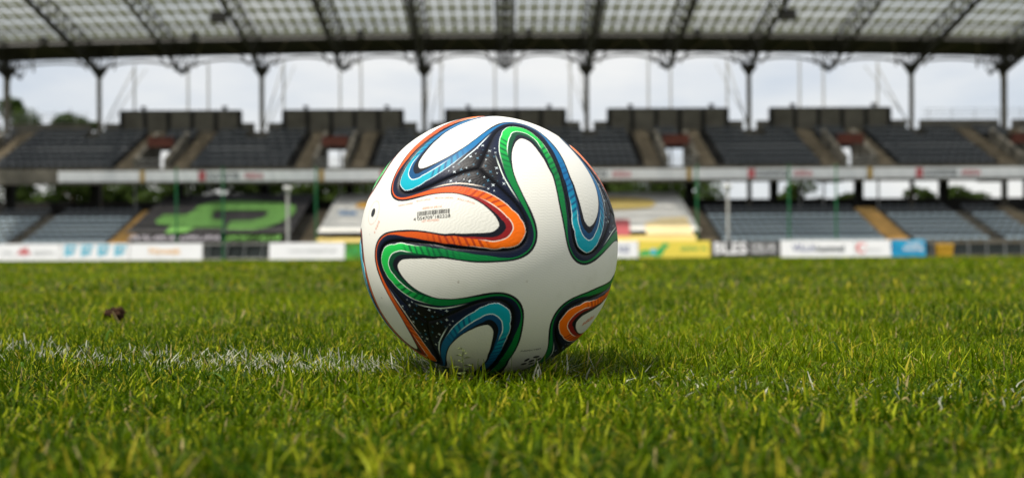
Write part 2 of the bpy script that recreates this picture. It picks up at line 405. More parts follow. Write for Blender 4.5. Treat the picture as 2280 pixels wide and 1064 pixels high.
# ------------------------------------------------------------------ seats
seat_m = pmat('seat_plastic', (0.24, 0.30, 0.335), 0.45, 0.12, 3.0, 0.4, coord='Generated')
def seat_into(mb_, x, y, z, zs=1.0):
    w = 0.225
    prof = [(0.04, 0.26), (0.0, 0.31), (0.08, 0.33), (0.30, 0.30), (0.36, 0.34), (0.40, 0.47), (0.38, 0.485)]
    i = len(mb_.v); n = len(prof)
    for (py, pz) in prof:
        ww = w * (0.88 if pz > 0.45 else 1.0)
        mb_.v += [(x - ww, y + py, z + pz * zs), (x + ww, y + py, z + pz * zs)]
    for k in range(n - 1):
        mb_.f.append((i + 2 * k, i + 2 * k + 1, i + 2 * k + 3, i + 2 * k + 2)); mb_.mi.append(0)
    mb_.box(x - 0.05, x + 0.05, y + 0.25, y + 0.29, z, z + 0.298 * zs)
BLOCKS = [(12.45, 21.9, 'between tan and yellow steps at lower right'),
          (23.55, 27.9, 'just right of the yellow steps at lower right'),
          (28.8, 30.9, 'in the last lower block at far right'),
          (-27.9, -23.1, 'just left of the ochre steps at lower left'),
          (-31.9, -28.8, 'in the last lower block at far left')]
ORD = ['front row', 'second row', 'third row', 'fourth row', 'fifth row', 'sixth row']
NTH = 'first second third fourth fifth sixth seventh eighth ninth tenth eleventh twelfth thirteenth fourteenth fifteenth sixteenth seventeenth eighteenth nineteenth twentieth'.split()
smb = MB(); seat_into(smb, 0, 0, 0); smesh = smb.mesh('stadium_seat'); smesh.materials.append(seat_m)
rest = MB(); cnt = 0
for i in range(L_N):
    y = L_Y0 + i * L_DY + 0.2; z = L_Z0 + i * L_DZ
    for a, b, where in BLOCKS:
        n = int((b - a) / 0.5)
        for k in range(n):
            x = a + 0.25 + k * (b - a) / n
            if i < 6 and cnt < 300:
                o = bpy.data.objects.new('stadium_seat', smesh); COL.objects.link(o); o.location = (x, y, z + 0.002); cnt += 1
                tag(o, f'grey-blue seat, {ORD[i]}, {NTH[k]} from left, {where}', 'seat', f'{ORD[i]} of seats {where}')
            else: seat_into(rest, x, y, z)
# seats beyond the count: upper rows, and seats hidden by nothing at the rear of the lower tier
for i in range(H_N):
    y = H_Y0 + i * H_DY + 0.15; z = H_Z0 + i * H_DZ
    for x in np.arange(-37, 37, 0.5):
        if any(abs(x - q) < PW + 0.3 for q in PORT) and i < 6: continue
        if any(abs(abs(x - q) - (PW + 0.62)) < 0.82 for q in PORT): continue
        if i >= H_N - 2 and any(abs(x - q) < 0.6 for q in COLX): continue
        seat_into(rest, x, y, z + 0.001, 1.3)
tag(rest.build('seat_rows', pmat('seat_plastic_shaded', (0.075, 0.083, 0.09), 0.5, 0.12, 3.0, 0.4)), 'rows of grey-blue seats darkened for roof shade, filling the upper tier and rear lower rows', 'seats', None, 'stuff')  # same seat plastic, its colour darkened for the shade under the roof

# ------------------------------------------------------------------ sheets covering the lower seats
SY0, SZ0, SY1, SZ1 = 57.0, 1.62, 63.9, 4.15
def sheet(u, v):                                       # photo pixel onto the inclined sheet -> (x, t)
    u, v = unroll(u, v)
    k = (V0 - v) / F                                   # z - CAMZ = k*Y
    t = (k * SY0 - (SZ0 - CAMZ)) / ((SZ1 - SZ0) - k * (SY1 - SY0)); Y = SY0 + (SY1 - SY0) * t
    return ((u - U0) * Y / F, t)
def sp(x, t, lift=0.0): return Vector((x, SY0 + (SY1 - SY0) * t, SZ0 + (SZ1 - SZ0) * t + lift))
def cover(name, x0, x1, mat, label):
    e = empty(name, ((x0 + x1) / 2, SY0, SZ0), label, 'seat cover')
    m = MB(); nx, ny = 40, 14
    for side in (0, 1):
        i0 = len(m.v)
        for j in range(ny + 1):
            for i in range(nx + 1):
                q = sp(x0 + (x1 - x0) * i / nx, -0.02 + 1.04 * j / ny)
                q.z += 0.02 * math.sin(i * 1.9 + j) * math.sin(j * 2.2) - (0.03 if side else 0)
                m.v.append(tuple(q - e.location))
        for j in range(ny):
            for i in range(nx):
                a = i0 + j * (nx + 1) + i; q = (a, a + 1, a + nx + 2, a + nx + 1)
                m.f.append(q if side == 0 else q[::-1]); m.mi.append(0)
    m.build('sheet', mat, e, True)
    def put(name, pts, mt, lift=0.05):
        flatpoly([sp(*sheet(*p), lift) - e.location for p in pts], name, mt, e)
    def word(txt, u0, u1, v0, v1, mt, bold=0.03):
        xa, ta = sheet(u0, v1); xb, tb = sheet(u1, v1); xc, tc_ = sheet(u0, v0)
        hh = math.hypot(SY1 - SY0, SZ1 - SZ0) * (tc_ - ta)
        me = text_mesh(txt, abs(xb - xa), hh, 0.004, bold); me.materials.append(mt)
        o = link('lettering', me, e); o.rotation_euler = (math.atan2(SZ1 - SZ0, SY1 - SY0), 0, 0)
        o.location = sp((xa + xb) / 2, (ta + tc_) / 2, 0.05) - e.location
    return put, word
lime = pmat('lime_green_print', (0.12, 0.28, 0.06), 0.6, 0.08, 1.0); grey_p = pmat('grey_print', (0.32, 0.30, 0.33), 0.6, 0.1, 1.0)
put, word = cover('seat_cover', -21.75, -12.25, pmat('black_sheet', (0.032, 0.030, 0.030), 0.6, 0.2, 0.7), 'black sheet with a lime green emblem covering the lower seats')
put('emblem', [(348, 491), (364, 480), (414, 480), (431, 471), (442, 460), (480, 451), (531, 449), (633, 453), (656, 459), (659, 470), (647, 484), (624, 496), (598, 507), (563, 512), (507, 512), (505, 505), (514, 494), (563, 493), (584, 487), (598, 477), (594, 470), (528, 469), (479, 470), (470, 484), (480, 491), (498, 492), (498, 508), (435, 508), (415, 518), (367, 521), (376, 511), (379, 503), (348, 500)], lime)
word('POLSKA GRUPA', 284, 488, 527, 537, grey_p); word('SPORT I KLUB', 500, 622, 527, 537, lime)
yel = pmat('yellow_print', (0.54, 0.41, 0.13), 0.6, 0.06, 1.0); oran = pmat('orange_print', (0.66, 0.36, 0.06), 0.6, 0.06, 1.0)
sand = pmat('sand_print', (0.62, 0.50, 0.27), 0.6, 0.12, 0.6); redp = pmat('red_print', (0.34, 0.075, 0.08), 0.6, 0.06, 1.0); bluep = pmat('blue_print', (0.09, 0.22, 0.42), 0.6, 0.06, 1.0)
cream = pmat('cream_sheet', (0.58, 0.57, 0.53), 0.6, 0.06, 0.5)
put, word = cover('seat_cover', -10.75, -0.6, cream, 'cream sheet with blue lettering covering the lower seats left of the ball')
put('border', [(700, 541), (1090, 541), (1092, 532), (704, 532)], yel); word('Nowa', 752, 792, 469, 480, bluep)
put('patch', [(790, 462), (800, 452), (840, 447), (900, 450), (900, 466), (830, 468)], oran)
put, word = cover('seat_cover', 0.6, 11.05, cream, 'cream sheet with yellow oval and red square covering lower seats right of the ball')
put('border', [(1180, 540), (1556, 540), (1550, 526), (1180, 526)], yel)
put('patch', [(1300, 446), (1340, 440), (1400, 441), (1450, 446), (1462, 455), (1448, 463), (1400, 468), (1320, 470)], yel)
put('patch', [(1366, 490), (1401, 490), (1403, 528), (1366, 528)], redp)
put('patch', [(1436, 497), (1470, 488), (1528, 484), (1536, 500), (1545, 524), (1440, 524)], sand)

# ------------------------------------------------------------------ banners along the balcony front
def banner(u0, u1, label, items):
    xa = (u0 - U0) * 61.55 / F; xb = (u1 - U0) * 61.55 / F; e = empty('balcony_banner', ((xa + xb) / 2, 61.55, 4.86), label, 'banner', 'banners on the balcony front')
    m = MB(); m.box(xa - e.location.x, xb - e.location.x, 0, 0.05, 0, 0.64); m.build('sheet', white_s, e)
    for kind, a, b, mt in items:
        x0 = (a - U0) * 61.55 / F - e.location.x; x1 = (b - U0) * 61.55 / F - e.location.x
        if kind == 'box':
            m = MB(); m.box(x0, x1, -0.02, -0.004, 0.04, 0.60); m.build('emblem', mt, e)
        else:
            me = text_mesh(kind, x1 - x0, 0.36, 0.004, 0.03); me.materials.append(mt); o = link('lettering', me, e)
            o.rotation_euler = (math.pi / 2, 0, 0); o.location = ((x0 + x1) / 2, -0.012, 0.32)
dark_t = pmat('dark_lettering', (0.06, 0.075, 0.085), 0.6); red_t = pmat('red_lettering', (0.52, 0.12, 0.13), 0.6); gold = pmat('gold_emblem', (0.42, 0.26, 0.04), 0.6)
def name_items(u): return [('box', u - 8, u + 8, red_t), ('KOLPORTER', u + 13, u + 84, dark_t), ('ARENA', u + 93, u + 137, red_t)]
banner(130, 313, 'plain white banner at the left end of the balcony front', [])
banner(323, 711, 'white lettered balcony banner above the black seat cover', name_items(451))
banner(722, 1120, 'white lettered balcony banner behind the left side of the ball', name_items(856))
banner(1124, 1530, 'white lettered balcony banner just right of the ball', name_items(1270))
banner(1541, 1932, 'white lettered balcony banner above the right grey seats', name_items(1674))
banner(1944, 2320, 'white lettered balcony banner at the far right end', name_items(2048))
for u in (318, 717, 1535, 1938):
    x = (u - U0) * 61.55 / F; m = MB(); m.box(x - 0.14, x + 0.14, 61.52, 61.6, 4.84, 5.52); S('balcony_emblem', m, gold)

# ------------------------------------------------------------------ advertising boards at the edge of the pitch
BY = 54.0
def board(u0, u1, col, label, h=0.93, tilt=0.08, z0=0.02):
    xa = (u0 - U0) * BY / F; xb = (u1 - U0) * BY / F; e = empty('advertising_board', ((xa + xb) / 2, BY, 0), label, 'board', 'advertising boards along the pitch')
    w = (xb - xa) / 2; m = MB()
    m.hexa([(-w, 0, z0), (w, 0, z0), (w, 0.05, z0), (-w, 0.05, z0), (-w, tilt, h), (w, tilt, h), (w, tilt + 0.05, h), (-w, tilt + 0.05, h)]); m.build('panel', col, e)
    for s in (-0.8, 0.8):
        m = MB(); m.tube([(w * s, 0.09, h * 0.8), (w * s, 0.7, 0.0)], 0.025, 5); m.tube([(w * s, 0.08, 0.02), (w * s, 0.7, 0.02)], 0.02, 5); m.build('prop', steel_l, e)
    ang = math.atan2(h - z0, tilt)
    def word(txt, a, b, zc, hh, mt, bold=0.02):
        me = text_mesh(txt, (b - a) * BY / F, hh, 0.003, bold); me.materials.append(mt); o = link('lettering', me, e)
        o.rotation_euler = (ang, 0, 0); o.location = (((a + b) / 2 - U0) * BY / F - e.location.x, tilt * (zc - z0) / (h - z0) - 0.012, zc)
    def shape(pts, mt, name='emblem', lift=0.008):      # pts: (photo u, height)
        flatpoly([((u - U0) * BY / F - e.location.x, tilt * (z - z0) / (h - z0) - lift, z) for u, z in pts], name, mt, e)
    return word, shape
def disc(u, z, r, n=18, sx=1.0): return [(u + r * F / BY * sx * math.cos(2 * math.pi * k / n), z + r * math.sin(2 * math.pi * k / n)) for k in range(n)]
bw = pmat('board_white', (0.80, 0.80, 0.82), 0.45, 0.03, 1.0); bk = pmat('board_black', (0.025, 0.025, 0.026), 0.5, 0.1, 1.0)
by_ = pmat('board_yellow', (0.72, 0.58, 0.08), 0.5, 0.04, 1.0); bb = pmat('board_blue', (0.01, 0.23, 0.50), 0.5, 0.25, 0.8, col2=(0.02, 0.42, 0.66)); bg_ = pmat('board_green', (0.08, 0.26, 0.03), 0.5, 0.6, 3.0)
sky_t = pmat('sky_blue_print', (0.10, 0.44, 0.60), 0.5, 0.1, 2.0); grn_t = pmat('green_print', (0.03, 0.36, 0.10), 0.5, 0.1, 2.0); pale_t = pmat('pale_grey_print', (0.55, 0.56, 0.57), 0.5)
orange_t = pmat('pale_orange_print', (0.78, 0.45, 0.16), 0.5); wht_t = pmat('white_print', (0.75, 0.74, 0.76), 0.5); navy_t = pmat('navy_print', (0.05, 0.07, 0.22), 0.5); pink_t = pmat('pale_red_print', (0.70, 0.18, 0.17), 0.5)
w_, s_ = board(-40, 132, bw, 'white board with a red flame emblem at the far left')
s_([(34, 0.30), (42, 0.52), (38, 0.62), (47, 0.58), (48, 0.80), (54, 0.62), (60, 0.86), (60, 0.60), (68, 0.48), (64, 0.30), (57, 0.42), (52, 0.24), (46, 0.42)], red_t); w_('STAL', 4, 28, 0.45, 0.22, pale_t); w_('NIERDZEWNA', 74, 122, 0.45, 0.2, pale_t)
w_, s_ = board(134, 286, bw, 'white board with four sky blue squares')
for u in (156, 193, 230, 267):
    s_([(u - 13, 0.20), (u - 10, 0.26), (u + 8, 0.36), (u + 14, 0.86), (u - 13, 0.86)], sky_t); w_('ZPM', u - 9, u + 9, 0.62, 0.2, wht_t)
w_, s_ = board(288, 450, bw, 'white board with pale orange lettering left of the railing gap'); w_('Nowak', 332, 402, 0.52, 0.34, orange_t)
w_, s_ = board(599, 767, bw, 'plain white board with faint grey lettering left of the ball'); w_('www.sklep24.pl', 640, 748, 0.5, 0.22, pale_t)
w_, s_ = board(769, 850, bg_, 'mottled dark green board partly hidden by the left of the ball', 0.86); w_('LAS', 774, 800, 0.5, 0.4, grn_t)
w_, s_ = board(1330, 1421, bw, 'white board with navy lettering partly hidden by the right of the ball'); w_('KSZ', 1378, 1402, 0.5, 0.34, navy_t)
w_, s_ = board(1423, 1582, by_, 'yellow board with a green leaf emblem')
s_([(1424, 0.10), (1424, 0.34), (1438, 0.46), (1452, 0.36), (1466, 0.50), (1480, 0.84), (1492, 0.72), (1480, 0.46), (1474, 0.14), (1462, 0.06), (1450, 0.14)], grn_t); s_(disc(1455, 0.36, 0.16), sky_t, 'emblem', 0.014); w_('LEWIATAN', 1516, 1554, 0.50, 0.2, grn_t); w_('PL', 1562, 1576, 0.5, 0.16, grn_t)
w_, s_ = board(1584, 1737, bk, 'black board with bold white letters'); w_('BLES', 1590, 1664, 0.52, 0.6, wht_t, 0.05); w_('SYSTEMY OKIEN', 1671, 1728, 0.64, 0.24, wht_t); w_('I DRZWI PCV', 1671, 1730, 0.34, 0.24, wht_t)
w_, s_ = board(1739, 1904, bw, 'long white board with dark lettering right of the black board'); w_('VILLA', 1764, 1816, 0.52, 0.36, navy_t); w_('hummel', 1818, 1880, 0.48, 0.34, dark_t, 0.04)
w_, s_ = board(1906, 1984, bw, 'white board with a pale red ring emblem next to the blue board')
rr_ = disc(1919, 0.5, 0.30) ; s_(rr_, pink_t); s_(disc(1922, 0.5, 0.20), bw, 'emblem', 0.014); w_('Centrum', 1932, 1962, 0.42, 0.16, pale_t)
w_, s_ = board(1986, 2062, bb, 'bright blue board with white lettering at the right end of the row'); w_('DOBRY', 2020, 2056, 0.68, 0.2, wht_t); w_('PRAWNIK', 2012, 2058, 0.42, 0.2, wht_t)

# low railings in the gap between the boards and at the right
def railing(u0, u1, Y, h, label, lean):
    xa = (u0 - U0) * Y / F; xb = (u1 - U0) * Y / F; e = empty('railing', ((xa + xb) / 2, Y, 0), label, 'railing'); w = (xb - xa) / 2
    m = MB(); m.box(-w, w, 0.05, 0.09, 0.10, h - 0.08); m.build('infill_panel', pmat('railing_infill', (0.022, 0.028, 0.028), 0.6), e)
    for z in (0.08, h):
        m = MB(); m.tube([(-w, 0, z), (w, 0, z)], 0.03, 6); m.build('rail', steel_l if lean else steel_b, e)
    for x in np.linspace(-w + 0.3, w - 0.3, max(2, int(w * 2 / 0.9))):
        m = MB(); m.tube([(x - lean, -0.05, 0.0), (x + lean, 0, h)], 0.045, 6); m.build('post', pmat('post_grey', (0.16, 0.17, 0.17), 0.5), e)
railing(453, 597, 55.6, 0.90, 'dark railing with grey posts in the gap between white boards', 0.05)
railing(2064, 2330, 55.9, 0.80, 'low dark railing at the right end of the pitch edge', 0.0)
b = empty('storage_box', ((2103 - U0) * 55.2 / F, 55.2, 0), 'small yellow box standing in front of the right railing', 'box')
ym = pmat('yellow_box', (0.48, 0.27, 0.02), 0.5, 0.1); m = MB(); m.hexa([(-0.36, -0.2, 0), (0.36, -0.2, 0), (0.36, 0.2, 0), (-0.36, 0.2, 0), (-0.40, -0.24, 0.6), (0.40, -0.24, 0.6), (0.40, 0.24, 0.6), (-0.40, 0.24, 0.6)]); m.build('tub', ym, b)
m = MB(); m.hexa([(-0.43, -0.27, 0.605), (0.43, -0.27, 0.605), (0.43, 0.27, 0.605), (-0.43, 0.27, 0.605), (-0.38, -0.22, 0.70), (0.38, -0.22, 0.70), (0.38, 0.22, 0.70), (-0.38, 0.22, 0.70)]); m.build('lid', ym, b)

# posts of the ball-stop nets and two lamp posts
post_g = pmat('green_post_paint', (0.012, 0.13, 0.045), 0.5, 0.1)
def post(u, vt, r, mt, label, name, cat, lamp=False):
    Y = 55.0; ut, _ = unroll(u, 470); x = (ut - U0) * Y / F; h = CAMZ + (V0 - vt) * Y / F
    e = empty(name, (x, Y, 0), label, cat)
    m = MB(); m.tube([(0, 0, 0), (0, 0, h)], r, 8); m.build('pole', mt, e, False)
    m = MB(); m.tube([(0, 0, 0), (0, 0, 0.12)], r * 2.2, 8); m.build('foot', mt, e)
    m = MB()
    if lamp: m.tube([(0, 0, h), (0, 0, h + 0.2)], 0.1, 8, r2=0.28); m.tube([(0, 0, h + 0.2), (0, 0, h + 0.27)], 0.28, 8, r2=0.2)
    else: m.tube([(0, 0, h), (0, 0, h + 0.06)], r * 1.3, 8, r2=r * 0.5)
    m.build('lamp_head' if lamp else 'cap', white_s if lamp else mt, e)
for u, lb in ((393, 'green post in front of the left part of the black seat cover'), (497, 'green post crossing the middle of the lime green emblem'), (704, 'green post beside the tan steps left of the ball'),
              (1552, 'green post beside the tan steps right of the ball'), (1757, 'left one of two green posts before the right grey seats'), (1862, 'right one of two green posts before the right grey seats')):
    post(u, 372, 0.052, post_g, lb, 'net_post', 'post')
post(641, 424, 0.085, steel_l, 'grey lamp post in front of the black seat cover', 'lamp_post', 'lamp post', True)
post(1621, 424, 0.075, steel_l, 'grey lamp post in front of the right grey seats', 'lamp_post', 'lamp post', True)

# ------------------------------------------------------------------ trees behind the stand
leafm = bpy.data.materials.new('tree_leaves'); nt = NT(leafm)
d_ = nt.n('ShaderNodeBsdfDiffuse'); t_ = nt.n('ShaderNodeBsdfTranslucent'); mx = nt.n('ShaderNodeMixShader'); mx.inputs[0].default_value = 0.35
tc = nt.mix(nt.noise(0.9, 3, 0.6, nt.coord('Object')).edge(0.3, 0.7), (0.025, 0.048, 0.012), (0.07, 0.10, 0.025))
nt.l(tc, d_.inputs[0]); nt.l(tc, t_.inputs[0]); nt.l(d_.outputs[0], mx.inputs[1]); nt.l(t_.outputs[0], mx.inputs[2]); nt.l(mx.outputs[0], nt.out.inputs[0])
bark = pmat('bark', (0.06, 0.045, 0.03), 0.9, 0.3, 4.0)
def tree(x, y, h, wid, label, n=4200, conic=False):
    e = empty('tree', (x, y, 0), label, 'tree', 'trees behind the grandstand')
    m = MB(); tr = [Vector((0, 0, 0)), Vector((0.1, 0, h * 0.35)), Vector((-0.1, 0.1, h * 0.7)), Vector((0, 0, h * 0.95))]
    m.tube(tr, 0.20 * h / 8, 7, r2=0.04)
    for k in range(7):
        a = random.uniform(0, 6.28); z = h * random.uniform(0.3, 0.75)
        m.tube([(0, 0, z), (math.cos(a) * wid * 0.35, math.sin(a) * wid * 0.35, z + h * 0.1), (math.cos(a) * wid * 0.6, math.sin(a) * wid * 0.6, z + h * 0.2)], 0.06, 5, r2=0.02)
    m.build('trunk', bark, e)
    nb = 26; cz = rng.uniform(0.30, 0.95, nb) * h
    prof = (1.05 - cz / h) if conic else np.sqrt(np.clip(1 - ((cz / h - 0.58) / 0.45) ** 2, 0.05, 1))
    an = rng.uniform(0, 6.28, nb); rad = wid * prof * rng.uniform(0.3, 0.8, nb)
    cx, cy = np.cos(an) * rad, np.sin(an) * rad; br = wid * rng.uniform(0.28, 0.5, nb) * (0.5 if conic else 0.9)
    j = rng.integers(0, nb, n); d = rng.normal(size=(n, 3)); d /= np.linalg.norm(d, axis=1)[:, None]; rr2 = rng.uniform(0.35, 1.0, n) ** 0.6 * br[j]
    c = np.c_[cx[j], cy[j], cz[j]] + d * rr2[:, None] * np.array([1, 1, 0.8]); c[:, 2] = np.clip(c[:, 2], 0.3, h)
    a = rng.normal(size=(n, 3)); a /= np.linalg.norm(a, axis=1)[:, None]; b2 = np.cross(a, d); b2 /= np.linalg.norm(b2, axis=1)[:, None] + 1e-9
    s = rng.uniform(0.16, 0.34, n)[:, None]
    V = np.stack([c - a * s, c + b2 * s * 0.5, c + a * s, c - b2 * s * 0.5], 1).reshape(-1, 3)
    me = bpy.data.meshes.new('crown'); me.from_pydata(V.tolist(), [], [(4 * q, 4 * q + 1, 4 * q + 2, 4 * q + 3) for q in range(n)]); me.update()
    link('crown', me, e, leafm)
tl_ = [(-45.5, 92, 15.4, 3.6, 'tall dark tree at the far left edge above the stand'), (-41.0, 94, 15.0, 2.4, 'second tall tree from the left above the stand'), (-38.4, 95, 13.7, 2.0, 'short slim tree right of the tall trees at far left'),
       (-34.5, 80, 7.1, 3.7, 'dense tree behind the left end of the concourse'), (-29, 82, 6.9, 3.9, 'dense tree behind the concourse above the left grey seats'), (-23.5, 80, 7.2, 3.7, 'dense tree behind the concourse above the ochre steps'),
       (-18.5, 82, 7.0, 3.9, 'dense tree behind the concourse above the left of the black cover'), (-13.5, 80, 7.1, 3.7, 'dense tree behind the concourse above the right of the black cover'), (-8.5, 82, 6.9, 3.9, 'dense tree behind the concourse left of the ball'),
       (-3, 80, 7.1, 3.7, 'dense tree behind the concourse hidden behind the ball'), (3.5, 82, 7.2, 3.9, 'dense tree behind the concourse at the upper right of the ball'), (9.5, 80, 7.2, 3.9, 'dense tree behind the concourse right of the ball'),
       (15, 82, 7.2, 3.8, 'dense tree behind the concourse above the right tan steps'), (24.0, 82, 6.2, 2.2, 'small tree seen in the bright gap under the right balcony'), (30.5, 84, 4.6, 2.6, 'low tree below the bright gap at right'),
       (27.6, 80, 5.3, 1.3, 'slim bush in the bright gap under the right balcony'), (33.6, 81, 5.6, 1.6, 'round bush between the bright gaps at right'), (36.5, 82, 5.6, 2.0, 'small tree near the right end of the concourse'), (40.5, 86, 5.4, 2.6, 'low tree at the far right end of the concourse')]
for x, y, h, w, lb in tl_: tree(x, y, h, w, lb, 4500 if h > 6.5 else 2200)

# ------------------------------------------------------------------ the ball
BR = 0.11; KD = 7.788
bd = KD * BR
_dir = Vector(((1089 - U0) / F, 1.0, (V0 - 549) / F)).normalized()
BC = Vector((0, 0, CAMZ)) + _dir * bd                      # ball centre
BC.z = BR + 0.001
zp = (Vector((0, 0, CAMZ)) - BC).normalized(); xp = Vector((0, 0, 1)).cross(zp).normalized(); yp = zp.cross(xp)
a_ = R(0.28); xp, yp = xp * math.cos(a_) + yp * math.sin(a_) * 0 + yp * math.sin(a_), yp * math.cos(a_) - xp * math.sin(a_)
PH = Matrix((xp, yp, zp)).transposed()                     # photo frame of the ball -> world
RM = Matrix(((0.8513588, 0.33040343, 0.40745769), (-0.2450536, 0.93725712, -0.24798754), (-0.46382856, 0.1112774, 0.87890865)))
BALLROT = PH @ RM                                          # panel frame -> world
SEAM = np.array([[-0.6755,0.6755],[-0.6544,0.6616],[-0.6344,0.6464],[-0.6147,0.6307],[-0.5943,0.616],[-0.5732,0.6021],[-0.552,0.5883],[-0.5309,0.5744],[-0.5099,0.5606],[-0.4888,0.5467],[-0.4678,0.5327],[-0.4468,0.5186],[-0.4258,0.5046],[-0.4046,0.4909],[-0.3838,0.4766],[-0.3641,0.461],[-0.345,0.4445],[-0.3268,0.4273],[-0.3096,0.4089],[-0.2938,0.3894],[-0.2793,0.3689],[-0.2663,0.3474],[-0.2553,0.3248],[-0.2469,0.3011],[-0.2419,0.2764],[-0.2412,0.2511],[-0.2451,0.226],[-0.2537,0.202],[-0.2673,0.1805],[-0.2849,0.162],[-0.3053,0.1467],[-0.3273,0.134],[-0.3502,0.123],[-0.3736,0.1132],[-0.3974,0.1045],[-0.4214,0.0965],[-0.4455,0.0889],[-0.4698,0.0816],[-0.4941,0.0746],[-0.5184,0.0678],[-0.5428,0.0612],[-0.5673,0.0548],[-0.5917,0.0483],[-0.6161,0.0417],[-0.6404,0.0348],[-0.6646,0.0275],[-0.6889,0.0203],[-0.7132,0.0134],[-0.7378,0.0082],[-0.7627,0.0044],[-0.7875,-0.0004],[-0.8081,-0.0044],[-0.8329,-0.0084],[-0.8575,-0.014],[-0.8817,-0.0213],[-0.9058,-0.0294],[-0.9298,-0.0377],[-0.9538,-0.0458],[-0.9779,-0.0537],[-1.002,-0.0617],[-1.026,-0.0699],[-1.0499,-0.0784],[-1.0737,-0.0875],[-1.0973,-0.0971],[-1.1208,-0.1071],[-1.144,-0.1178],[-1.167,-0.1293],[-1.1896,-0.1419],[-1.2115,-0.1562],[-1.2325,-0.1724],[-1.2521,-0.1911],[-1.2693,-0.2134],[-1.2827,-0.2399],[-1.2908,-0.2703],[-1.2927,-0.3034],[-1.2887,-0.3373],[-1.2795,-0.3704],[-1.2655,-0.4015],[-1.248,-0.4301],[-1.228,-0.4561],[-1.2061,-0.4797],[-1.1829,-0.501],[-1.1586,-0.5202],[-1.1335,-0.5371],[-1.1077,-0.5519],[-1.0815,-0.565],[-1.0549,-0.5766],[-1.0281,-0.586],[-1.0011,-0.5941],[-0.9742,-0.6023],[-0.9472,-0.6104],[-0.9201,-0.6179],[-0.893,-0.6251],[-0.8659,-0.6319],[-0.8387,-0.6383],[-0.8116,-0.6444],[-0.7844,-0.6503],[-0.7572,-0.6569],[-0.7301,-0.6644],[-0.7028,-0.6709]])
WCUR = np.array([[-0.3222,1.0767],[-0.3714,1.0299],[-0.4015,0.9677],[-0.4199,0.9011],[-0.4262,0.8323],[-0.4206,0.7635],[-0.4057,0.696],[-0.3782,0.6326],[-0.3442,0.5724],[-0.3056,0.515],[-0.2642,0.4597],[-0.2241,0.4033],[-0.1904,0.343],[-0.1692,0.2774],[-0.1701,0.2086],[-0.1961,0.145],[-0.2438,0.0954],[-0.303,0.0597],[-0.3662,0.0316],[-0.4304,0.006],[-0.4951,-0.0186],[-0.561,-0.0393],[-0.6281,-0.0559],[-0.6953,-0.0723],[-0.7618,-0.0906],[-0.8232,-0.1223],[-0.8872,-0.1484],[-0.9479,-0.1816],[-1.0085,-0.2149],[-1.0623,-0.2578]])
WB = ([0, .02, .06, .1, .2, .27, .31, .36, .42, .5, .58, .65, .75, .82, .9, .95, .98, 1], [2.9, 1.5, .8, .55, .45, .45, .6, 1.0, .9, 1.0, .7, .8, .6, 1.0, 1.4, 1.9, 2.6, 2.9])
WD = ([0, .02, .05, .1, .14, .18, .25, .8, .85, .9, .94, .97, .985, 1], [5.7, 3.9, 3.0, 2.1, 1.3, .5, 0, 0, 1.2, 2.2, 3.0, 4.2, 5.2, 5.7])
WC = ([0, .01, .03, .06, .12, .15, .18, .22, .28, .34, .4, .46, .52, .56, .6, .65, .72, .78, .82, .86, .9, .94, .97, .98, .99, 1],
      [10.9, 8.8, 7.2, 6.4, 5.0, 4.2, 3.7, 3.2, 2.5, 2.1, 1.7, 1.5, 1.45, 1.2, 1.7, 2.9, 3.5, 3.6, 4.1, 4.7, 5.2, 6.0, 7.4, 9.0, 10.5, 10.9])
def iaz(p):
    th = np.hypot(p[:, 0], p[:, 1]); k = np.where(th > 1e-9, np.sin(th) / np.maximum(th, 1e-9), 1.0); return np.c_[p * k[:, None], np.cos(th)]
def catmull(P, n):                                          # closed curve, n points per span
    out = []; N = len(P)
    for i in range(N):
        p0, p1, p2, p3 = P[i - 1], P[i], P[(i + 1) % N], P[(i + 2) % N]
        for t in np.arange(n) / n:
            out.append(0.5 * (2 * p1 + (p2 - p0) * t + (2 * p0 - 5 * p1 + 4 * p2 - p3) * t * t + (3 * p1 - p0 - 3 * p2 + p3) * t ** 3))
    return np.array(out)
r90 = lambda p, k: p @ np.linalg.matrix_power(np.array([[0, 1], [-1, 0]]), k)
seam = np.vstack([r90(SEAM, k) for k in range(4)])          # closed outline of the panel, counter-clockwise
wfull = catmull(np.vstack([r90(WCUR, k) for k in range(4)]), 20); NQ = len(wfull) // 4
seamd = np.vstack([seam + (np.roll(seam, -1, 0) - seam) * t for t in (0,)])
dens = []
for i in range(len(seam)):
    for t in (0, 0.25, 0.5, 0.75): dens.append(seam[i] * (1 - t) + seam[(i + 1) % len(seam)] * t)
dens = np.array(dens)
def nearest(q, ref):                                        # chunked nearest: index and angular distance (deg)
    idx = np.empty(len(q), int); dd = np.empty(len(q))
    for a in range(0, len(q), 1500):
        D = q[a:a + 1500] @ ref.T; j = D.argmax(1); idx[a:a + 1500] = j; dd[a:a + 1500] = np.degrees(np.arccos(np.clip(D[np.arange(len(j)), j], -1, 1)))
    return idx, dd
def inside(p, poly):
    c = np.zeros(len(p), bool); n = len(poly)
    for i in range(n):
        a, b = poly[i], poly[(i + 1) % n]
        cond = (a[1] > p[:, 1]) != (b[1] > p[:, 1])
        xs = (b[0] - a[0]) * (p[:, 1] - a[1]) / (b[1] - a[1] + 1e-15) + a[0]; c ^= cond & (p[:, 0] < xs)
    return c
S3, W3 = iaz(dens), iaz(wfull)
